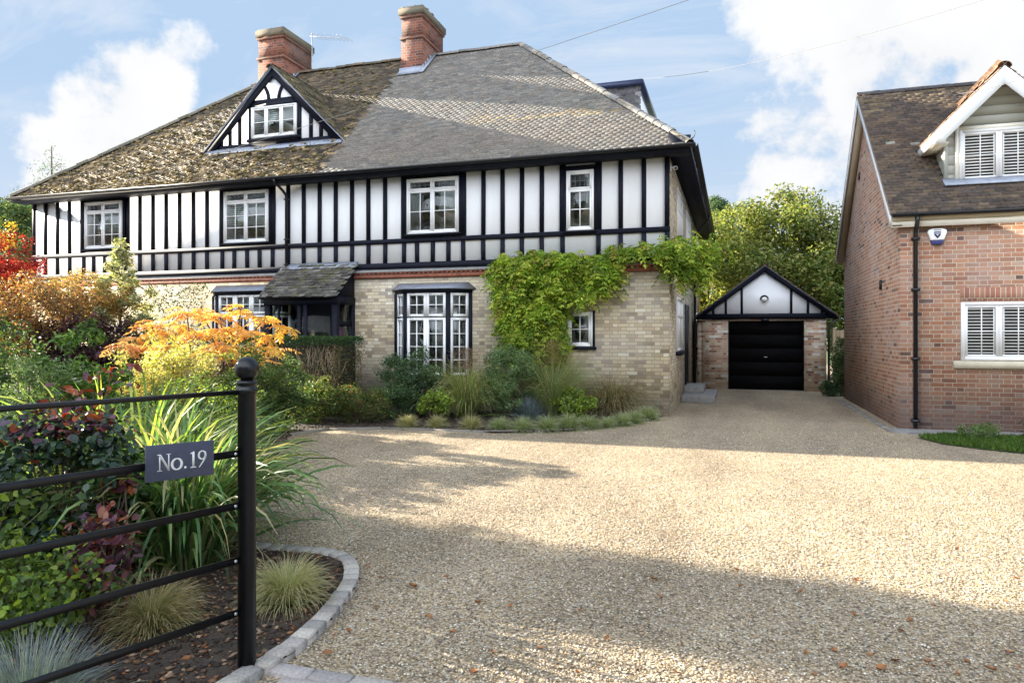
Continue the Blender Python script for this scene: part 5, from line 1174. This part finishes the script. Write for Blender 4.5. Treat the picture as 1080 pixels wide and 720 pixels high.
grass('tall_grass', px(492, 441), 'arching green ornamental grass with tan plumes beside the right edge of the bay window', 1.45, 1500, .42, .010, [(.24, .31, .10), (.32, .36, .13), (.46, .42, .22), (.17, .23, .08)], 111, .14, 1.9, plume=(45, 1.35, [(.36, .26, .18), (.30, .20, .15)]))
grass('tall_grass', px(583, 440), 'upright feathery green grass with brown seed heads right of the round sage shrub', 1.5, 1300, .30, .009, [(.20, .28, .12), (.26, .33, .15), (.40, .38, .20)], 112, .16, 1.3, plume=(45, 1.5, [(.34, .24, .12), (.28, .20, .10)]))
grass('brown_grass', px(645, 436), 'wide bronze brown grass clump in front of the right brick wall', 1.15, 2600, .70, .009, [(.30, .24, .15), (.22, .18, .11), (.42, .35, .21), (.19, .22, .10)], 113, .34, 1.7)
shrub('low_shrub', px(606, 443), .42, .30, .26, 'low shrub with bright yellow green leaves in front of the bronze grass', 'shrub', LIME, 103, 30, .08, 2200, .06, .55, zc=.34, surf=.4)
shrub('low_shrub', px(457, 447), .34, .26, .22, 'small yellow green shrub on thin stems between dark shrub and plumed grass', 'shrub', LIME, 104, 30, .08, 2400, .055, .55, zc=.40, surf=.4)
shrub('tall_leafy_shrub', px(470, 430), .22, .2, .45, 'narrow lime leaved shrub just under the bay window', 'shrub', LIME, 105, 24, .1, 1500, .06, .5, zc=.75)
grass('blue_fescue', px(558, 443), 'spiky steel blue grass tuft in front of the round sage shrub', .48, 900, .75, .006, [(.17, .22, .27), (.22, .27, .32), (.12, .16, .2)], 114, .07, .5)
# row of small tufts at the kerb
PALE = [(.42, .42, .25), (.32, .34, .18), (.52, .49, .32), (.22, .24, .12)]; GRN = [(.24, .34, .17), (.32, .40, .22), (.40, .45, .28), (.16, .24, .11)]
proto = None
ords = ['leftmost', 'second from left', 'third from left', 'fourth from left', 'fifth from left', 'sixth from left', 'seventh from left', 'eighth from left', 'ninth from left', 'tenth from left', 'eleventh from left', 'rightmost']
sp_ = [(430, 453, 1.0, 0), (461, 453, .95, 0), (497, 454.5, 1.05, 0), (527, 455.5, 1.0, 1), (551, 456.5, 1.05, 1), (577, 456, 1.1, 1), (600, 454.5, 1.15, 1), (621, 453.5, 1.0, 1), (640, 452, .8, 1), (655, 450, .95, 1), (668, 447.5, 1.0, 1), (684, 444, 1.1, 1)]
pr_ = {}
for i, (u, v, sc_, kd) in enumerate(sp_):
    c_ = px(u, v - 1.2); lab = ('tan' if kd == 0 else 'grey green') + ' grass tuft beside the gravel edge, %s in its row' % ords[i]
    if kd not in pr_: pr_[kd] = grass('grass_tuft', c_, lab, .29, 900, .85, .0065, [PALE, GRN][kd], 120 + kd, .04, 1.0, tip=(.42, .38, .22) if kd == 0 else (.36, .38, .22), group='grass tufts along the gravel edge')
    else: copy_tree(pr_[kd], (c_[0], c_[1], 0), i * 1.7, sc_, lab)
# dark green planting left of it
shrub('leafy_shrub', px(378, 447), .62, .45, .32, 'feathery green low shrub with reddish tips at the gravel edge before the hedge', 'shrub', GREEN + [(.16, .16, .04), (.20, .10, .05)], 131, 46, .13, 4200, .065, .22, zc=.38)
shrub('leafy_shrub', px(408, 443), .40, .35, .33, 'grey green small shrub between hedge and large dark shrub', 'shrub', SAGE, 132, 30, .1, 3600, .045, .35, zc=.36)
shrub('leafy_shrub', px(330, 447), .62, .5, .42, 'mid green shrub with a few yellow leaves at the left end of the hedge front', 'shrub', GREEN + [(.25, .24, .05)], 133, 50, .13, 6500, .05, .5, zc=.44)
shrub('leafy_shrub', px(292, 456), .52, .5, .62, 'dense dark green bush below the orange sumac, right of the post', 'shrub', GREEN + DKG, 134, 60, .14, 9000, .05, .5, zc=.66)
shrub('heather_plant', px(285, 466), .28, .22, .10, 'low dark plum coloured plant at the gravel corner', 'plant', [(.06, .02, .025), (.09, .03, .035)], 135, 22, .07, 1800, .03, .5, zc=.10)
grass('dry_tuft', px(268, 470), 'dry straw coloured grass tuft low behind the post', .4, 500, .8, .006, TAN, 136, .08, 1.2)

# sumac: orange and yellow fronds on bare stems
def sumac():
    c = at(222, 10.6); t = thing('sumac_shrub', (c[0], c[1], 0), 'sumac with glowing orange and yellow autumn fronds in front of the porch', 'shrub'); r = np.random.default_rng(141)
    tips = [(142, 10.8, 1.55), (160, 10.7, 1.72), (176, 10.6, 1.70), (197, 10.6, 1.90), (150, 10.4, 1.45), (175, 10.2, 1.50), (205, 10.3, 1.62), (225, 10.5, 1.74), (212, 10.9, 1.95), (243, 10.7, 1.70), (262, 10.6, 1.70), (254, 11, 1.98), (285, 10.8, 1.62), (272, 10.5, 1.45), (290, 10.7, 1.38), (236, 10.2, 1.50), (297, 10.9, 1.72), (190, 10.9, 1.75), (130, 10.4, 1.5), (222, 10.1, 1.35), (268, 10.2, 1.3), (247, 10.3, 1.35), (280, 10.9, 1.85), (165, 11, 1.7), (232, 10.8, 1.86)]
    B = []; Dr = []; cl = []; mb = MB()
    for i, (u, Y_, z) in enumerate(tips):
        q = np.array(at(u, Y_, z + .05 * math.sin(i * 2.4))); k = 10 + i % 4; a = r.uniform(0, 6.28, k); d = np.stack([np.cos(a), np.sin(a), r.uniform(-.05, .55, k)], 1); B.append(np.tile(q, (k, 1)) + r.normal(0, .03, (k, 3))); Dr.append(unit(d))
        cols = YEL[3:] + [(.70, .36, .18)] if u < 165 else (YEL[:3] if u < 200 or u > 240 else YEL[1:4]); cl.append(pal(cols, k, r, .12))
        s0 = Vector((c[0] + r.normal(0, .35), c[1] + r.normal(0, .25), 0)); mb.tube([s0, s0.lerp(Vector(q), .5) + Vector((0, 0, .15)), Vector(q)], [.022, .016, .01], 6)
    B = np.concatenate(B); Dr = np.concatenate(Dr); cl = np.concatenate(cl); p, dd, m_ = pinnate(B, Dr, .27, 8, .1, r, droop=.5)
    leafmesh('foliage', p, .088 * r.uniform(.75, 1.15, len(p)), 'leaf_bright', t, np.tile(cl, (m_, 1)), r, .6, None, .27, dirs=dd); mb.build('stem', 'bark', t, smooth=True)
colmat('leaf_bright', .5, .4, .25, var=.15)
sumac()
PY = [(.42, .40, .10), (.32, .34, .08), (.55, .46, .18), (.20, .26, .06), (.60, .48, .26)]
shrub('yellow_shrub', at(178, 9.4), .80, .6, .48, 'airy yellow green shrub with pale small leaves below the sumac', 'shrub', PY, 142, 80, .12, 12000, .038, .5, zc=1.08, surf=.3)
shrub('green_bush', at(255, 9.6), .50, .5, .48, 'green leafy bush directly behind the post top, under the orange fronds', 'shrub', GREEN + [(.16, .20, .05)], 143, 50, .12, 8000, .045, .5, zc=.98)
shrub('broadleaf_shrub', at(82, 8.2), .78, .55, .62, 'glossy mid green broadleaf shrub with upright shoots at left', 'shrub', [(.08, .16, .03), (.12, .22, .04), (.05, .11, .025), (.18, .27, .06)], 144, 60, .11, 5200, .075, .42, zc=.98, surf=.3, det=True, extra=[(*at(95, 8.2, 1.72)[:3], .13), (*at(100, 8.2, 1.6)[:3], .13), (*at(80, 8.2, 1.6)[:3], .10), (*at(72, 8.1, 1.5)[:3], .1)])
shrub('white_flower_bush', at(32, 7.6), .65, .5, .55, 'grey green bush with small white blooms at the far left', 'shrub', SAGE + [(.12, .15, .05)], 145, 50, .12, 6000, .045, .45, zc=.88)
wf = thing('white_blooms', at(30, 7.1, 1.2), 'two small white flowers on the grey green bush at the far left', 'flower') if False else None
# upper left shrubs
BR = [(.30, .17, .07), (.20, .11, .06), (.38, .26, .10), (.14, .08, .05), (.10, .10, .045), (.34, .14, .06)]
shrub('bronze_maple', at(30, 12.2), 1.25, .9, .62, 'bronze and orange leaved spreading shrub at the far left', 'shrub', BR, 151, 110, .18, 17000, .05, .55, zc=2.05, surf=.3, extra=None)
shrub('orange_shrub', at(95, 13.4), .95, .7, .50, 'golden orange leaved shrub before the left end of the house', 'shrub', [(.48, .30, .08), (.36, .22, .08), (.55, .42, .16), (.25, .18, .07), (.50, .24, .12), (.16, .18, .06)], 152, 80, .16, 11000, .05, .55, zc=2.3, surf=.3)
shrub('smoke_bush', at(92, 12.2), 1.0, .8, .62, 'dark purple smoke bush beneath the golden orange shrub', 'shrub', [(.045, .018, .03), (.07, .025, .04), (.03, .015, .02), (.09, .05, .035)], 153, 90, .17, 13000, .06, .7, zc=1.35)
shrub('red_maple', at(6, 15.2), .72, .8, .95, 'bright red Japanese maple at the far left edge', 'tree', [(.32, .022, .02), (.24, .018, .018), (.42, .045, .03), (.17, .014, .015)], 154, 80, .18, 11000, .055, .5, zc=3.0, surf=.3)
shrub('yellow_maple', at(3, 15.8), .26, .3, .35, 'small spray of yellow leaves above the red maple', 'tree', [(.60, .42, .06), (.5, .36, .06)], 155, 16, .12, 900, .06, .5, zc=3.95, core=False)
VAR = [(.50, .49, .30), (.38, .40, .22), (.60, .56, .38), (.24, .28, .15), (.15, .20, .10)]
def varieg():
    c = at(123, 13.6); r = np.random.default_rng(156); C = []; cr = []
    for z, w_, n_ in ((3.35, .06, 2), (3.15, .12, 4), (2.95, .22, 5), (2.7, .34, 8), (2.45, .42, 10), (2.2, .5, 12), (1.9, .6, 14), (1.6, .62, 14), (1.3, .6, 14), (1.0, .55, 12)):
        for k in range(n_): a = r.uniform(0, 6.28); q = w_ * r.uniform(.3, 1.1); q *= 1.35; C.append((c[0] + math.cos(a) * q, c[1] + math.sin(a) * q, z + r.normal(0, .09))); cr.append(.08 + .06 * r.random())
    tree('variegated_tree', c, 3.5, C, cr, 10000, .07, VAR, 'slim young tree with cream variegated leaves before the white and black wall', 'tree', 156, .03, asp=.5, trunk_top=3.4, nb=40)
varieg()
shrub('mixed_shrub', at(150, 12.4), .75, .6, .62, 'loose olive and plum shrub behind the yellow shrub', 'shrub', GREEN + [(.12, .08, .04), (.25, .2, .06)], 157, 60, .15, 8000, .05, .5, zc=1.15)
shrub('backing_shrub', at(-10, 9.5), .9, .8, .8, 'large dark leafy bush at the left edge behind the rose', 'shrub', GREEN + DKG, 158, 60, .2, 8000, .06, .5, zc=1.0)
shrub('backing_shrub', at(215, 8.2), 1.0, .6, .55, 'mid green mass between the strappy grass and the yellow shrub', 'shrub', GREEN + LIME[:1], 159, 70, .14, 11000, .05, .45, zc=.55)

# ---- near bed
STR = [(.15, .27, .06), (.11, .21, .07), (.22, .34, .08), (.08, .15, .05), (.30, .36, .12)]
STB = [(.09, .18, .06), (.12, .23, .085), (.055, .115, .045), (.20, .29, .11), (.38, .36, .20)]
grass('strappy_plant', at(196, 4.95), 'big clump of long arching blue green strap leaves behind the post', 1.25, 760, .32, .027, STB, 161, .24, 1.0, cat='plant', seg=8, stiff=.6)
grass('strappy_plant', at(150, 5.3), 'big clump of bright green strap leaves left of the sign', 1.42, 640, .42, .028, STR + [(.26, .34, .05)], 162, .34, .95, cat='plant', seg=8, stiff=.7)
grass('strappy_plant', at(105, 6.2), 'yellow green strap leaves at the back of the near bed', 1.35, 360, .5, .028, STR + [(.34, .38, .07)], 163, .3, .9, cat='plant', seg=7)
grass('strappy_plant', at(236, 6.0), 'smaller clump of green strap leaves just behind the post', 1.0, 240, .42, .024, STR, 164, .2, 1.1, cat='plant', seg=7)
SED = [(.38, .42, .20), (.29, .36, .15), (.50, .49, .28), (.20, .27, .10)]
grass('sedge_tuft', px(303, 640), 'pale green sedge tuft inside the curved kerb right of the post', .34, 1700, .66, .0045, SED, 165, .05, 1.25, tip=(.50, .44, .27), seg=6, group='sedge tufts in the near bed')
grass('sedge_tuft', px(160, 668), 'straw coloured sedge tuft seen between the lower railing bars', .36, 1500, .74, .0045, TAN + SED, 166, .05, 1.25, tip=(.42, .32, .18), seg=6, group='sedge tufts in the near bed')
grass('blue_fescue', at(28, 2.95), 'silver blue fescue clump at the bottom left corner', .36, 1600, .70, .0035, [(.24, .30, .33), (.30, .36, .38), (.18, .22, .25), (.36, .38, .3)], 167, .12, .7, seg=5)
def rose():
    c = at(62, 4.35); t = thing('rose_bush', (c[0], c[1], 0), 'rose bush with large dark glossy leaves, purple red shoots and red blooms behind the railing', 'shrub'); r = np.random.default_rng(171)
    C, cr = ell_clumps((c[0], c[1], .72), .50, .38, .50, 60, r, .12, .25); p, d, k = clump_points(C, cr, 3400, r, .3); col = pal([(.025, .055, .035), (.035, .075, .04), (.02, .04, .03), (.07, .12, .03)], len(p), r, .2)
    hi = (p[:, 2] > 1.0) & (r.random(len(p)) < .45); col[hi] = pal([(.10, .03, .06), (.16, .04, .05), (.07, .04, .07), (.28, .06, .03)], hi.sum(), r, .2)
    leafmesh('foliage', p, .056 * r.uniform(.5, 1.25, len(p)), 'leaf_dark', t, col, r, .7, d, .75, det=True)
    st = [at(118, 4.4, 1.36), at(60, 4.3, 1.2), at(30, 4.3, 1.0), at(100, 4.5, 1.25), at(80, 4.2, 1.15)]
    q = np.concatenate([np.array(s_)[None] + r.normal(0, 1, (24, 3)) * np.array([.09, .09, .05]) for s_ in st]); leafmesh('young_leaves', q, .07 * r.uniform(.6, 1.2, len(q)), 'leaf_dark', t, pal([(.22, .045, .03), (.12, .035, .06), (.32, .08, .03), (.10, .05, .08), (.04, .06, .05)], len(q), r, .2), r, .9, None, .5, det=True)
    stems('stem', (c[0], c[1], 0), list(map(tuple, C[:30])) + st * 3, t, n=30, r0=.009)
    for (u, Y_, z) in ((119, 4.38, 1.39), (70, 4.25, 1.12), (28, 4.2, .86), (36, 4.22, .85)):
        f = np.array(at(u, Y_, z)); n_ = 26; a = r.uniform(0, 6.28, n_); dd = np.stack([np.cos(a), np.sin(a), r.uniform(.1, 1.6, n_)], 1); leafmesh('flower', np.tile(f, (n_, 1)), .028, 'leaf_dark', t, pal([(.75, .06, .02), (.85, .12, .03)], n_, r, .1), r, .3, None, .9, dirs=unit(dd))
rose()
shrub('purple_plant', at(108, 3.75), .20, .18, .26, 'purple red leaved young shrub in front of the strap leaves', 'shrub', [(.10, .03, .05), (.16, .04, .04), (.07, .03, .05), (.24, .07, .03)], 172, 24, .07, 480, .06, .55, zc=.42, mat='leaf_dark', surf=.3, core=False, det=True)
shrub('purple_plant', at(122, 4.2), .08, .08, .10, 'small red purple shoot under the house sign', 'shrub', [(.12, .035, .06), (.26, .07, .03)], 173, 6, .05, 70, .06, .55, zc=.72, mat='leaf_dark', core=False, stemn=4, det=True)
shrub('lime_plant', at(42, 3.55), .42, .3, .27, 'low leafy plant with lime and mid green rounded leaves behind the lower bars', 'plant', LIME + GREEN, 174, 46, .09, 2600, .042, .62, zc=.33, surf=.2, det=True)
shrub('lime_plant', at(-20, 4.0), .45, .4, .4, 'dark and lime leaved plant cut by the left edge of the view', 'plant', GREEN + LIME[:1], 175, 40, .1, 1700, .06, .6, zc=.42, det=True)

# ---- right side
r = np.random.default_rng(181); n = 5200; q = np.stack([r.uniform(4.0, 9.0, n), r.uniform(-3.5, -1.5, n)], 1)
LAWN = [(4.02, -1.98), (4.22, -2.6), (4.6, -2.95), (5.1, -3.25), (6.5, -3.55), (9, -3.7), (9, -1.52), (4.6, -1.52), (4.15, -1.7)]
sheet('verge_soil', LAWN, .012, 'grass_ground')
q = q[inside(q[:, 0], q[:, 1], LAWN)]; n = len(q)
def tuftmesh(name, pts, L, w, cols, seed, per=7):
    r = np.random.default_rng(seed); b = np.repeat(pts, per, 0) + r.normal(0, .02, (len(pts) * per, 3)) * np.array([1, 1, 0]); n = len(b); d = r.normal(0, .45, (n, 3)); d[:, 2] = 1; d = unit(d)
    return leafmesh(name, b, L * r.uniform(.4, 1.3, n), 'leaf', None, pal(cols, n, r, .25), r, 0, None, w, dirs=d)
g_ = tuftmesh('grass_verge', np.column_stack([q, np.full(n, .01)]), .075, .10, [(.08, .17, .03), (.12, .23, .04), (.06, .12, .025), (.18, .26, .05)], 182); tag(g_, kind='stuff')
shrub('low_shrub', (4.85, -1.95, 0), .30, .22, .12, 'low grey green lavender like plant in the grass verge by red brick wall', 'plant', SAGE + LIME[:1], 183, 22, .07, 1500, .05, .22, zc=.14)
shrub('low_shrub', (5.75, -1.75, 0), .34, .25, .17, 'darker green low plant at the right edge of the grass verge', 'plant', GREEN, 184, 24, .08, 1700, .05, .35, zc=.18)
shrub('corner_shrub', (4.02, 6.35, 0), .24, .30, .75, 'tall narrow green shrub between garage and red brick house', 'shrub', GREEN + DKG, 185, 40, .12, 4200, .06, .5, zc=.8)
shrub('corner_shrub', (3.72, 6.25, 0), .28, .25, .2, 'low dark green plant at the foot of the garage corner', 'shrub', DKG, 186, 24, .09, 2400, .05, .5, zc=.22)

# ---- fallen leaves on the gravel
r = np.random.default_rng(191); lp = None
SP = [(470, 610), (504, 637), (538, 640), (612, 645), (690, 612), (696, 631), (780, 620), (845, 625), (903, 613), (570, 684), (435, 620), (452, 652), (478, 668), (640, 675), (720, 682), (776, 602), (905, 612), (960, 655), (950, 668), (978, 700), (985, 705), (1000, 702), (1065, 690), (880, 688), (850, 690), (918, 692), (945, 698), (715, 712), (1060, 635), (1072, 612), (340, 645), (395, 655), (520, 690), (870, 595), (1010, 580), (402, 610), (385, 632), (372, 650), (368, 668), (352, 672), (345, 690), (388, 598), (398, 640), (930, 706), (940, 690), (1010, 712), (1020, 700), (890, 705), (860, 712), (500, 712), (610, 712), (1045, 708), (1075, 705), (985, 640), (900, 650)]
for i, (u, v) in enumerate(SP):
    c = px(u, v)
    if lp is None:
        V = []; F = []; prof = [(0, .004), (.3, .38), (.6, .42), (.85, .22), (1, .01)]
        for k, (t_, w_) in enumerate(prof):
            for s_ in (-1, 0, 1): V.append((t_ - .5, s_ * w_, .12 * abs(s_) * (1 + .5 * t_) + .18 * (t_ - .5) ** 2 + .05))
        for k in range(4):
            for j in (0, 1): F.append((k * 3 + j, k * 3 + j + 1, k * 3 + 4 + j, k * 3 + 3 + j))
        V = np.array(V) * .045; lp = npmesh('fallen_leaf', V, [np.array(F)], 'dead_leaf' if 'dead_leaf' in MATS else plain('dead_leaf', (.32, .13, .045), .7, .4, 20), None)
        tag(lp, 'curled rusty brown fallen leaf lying on the gravel drive', 'leaf', 'fallen leaves on the gravel'); o = lp
    else: o = lp.copy(); link(o)
    o.location = (c[0], c[1], .008); o.rotation_euler = (r.uniform(-.3, .3), r.uniform(-.3, .3), r.uniform(0, 6.28)); s_ = r.uniform(.5, 1.2); o.scale = (s_, s_ * r.uniform(.6, 1.1), s_ * r.uniform(.5, 2.2))
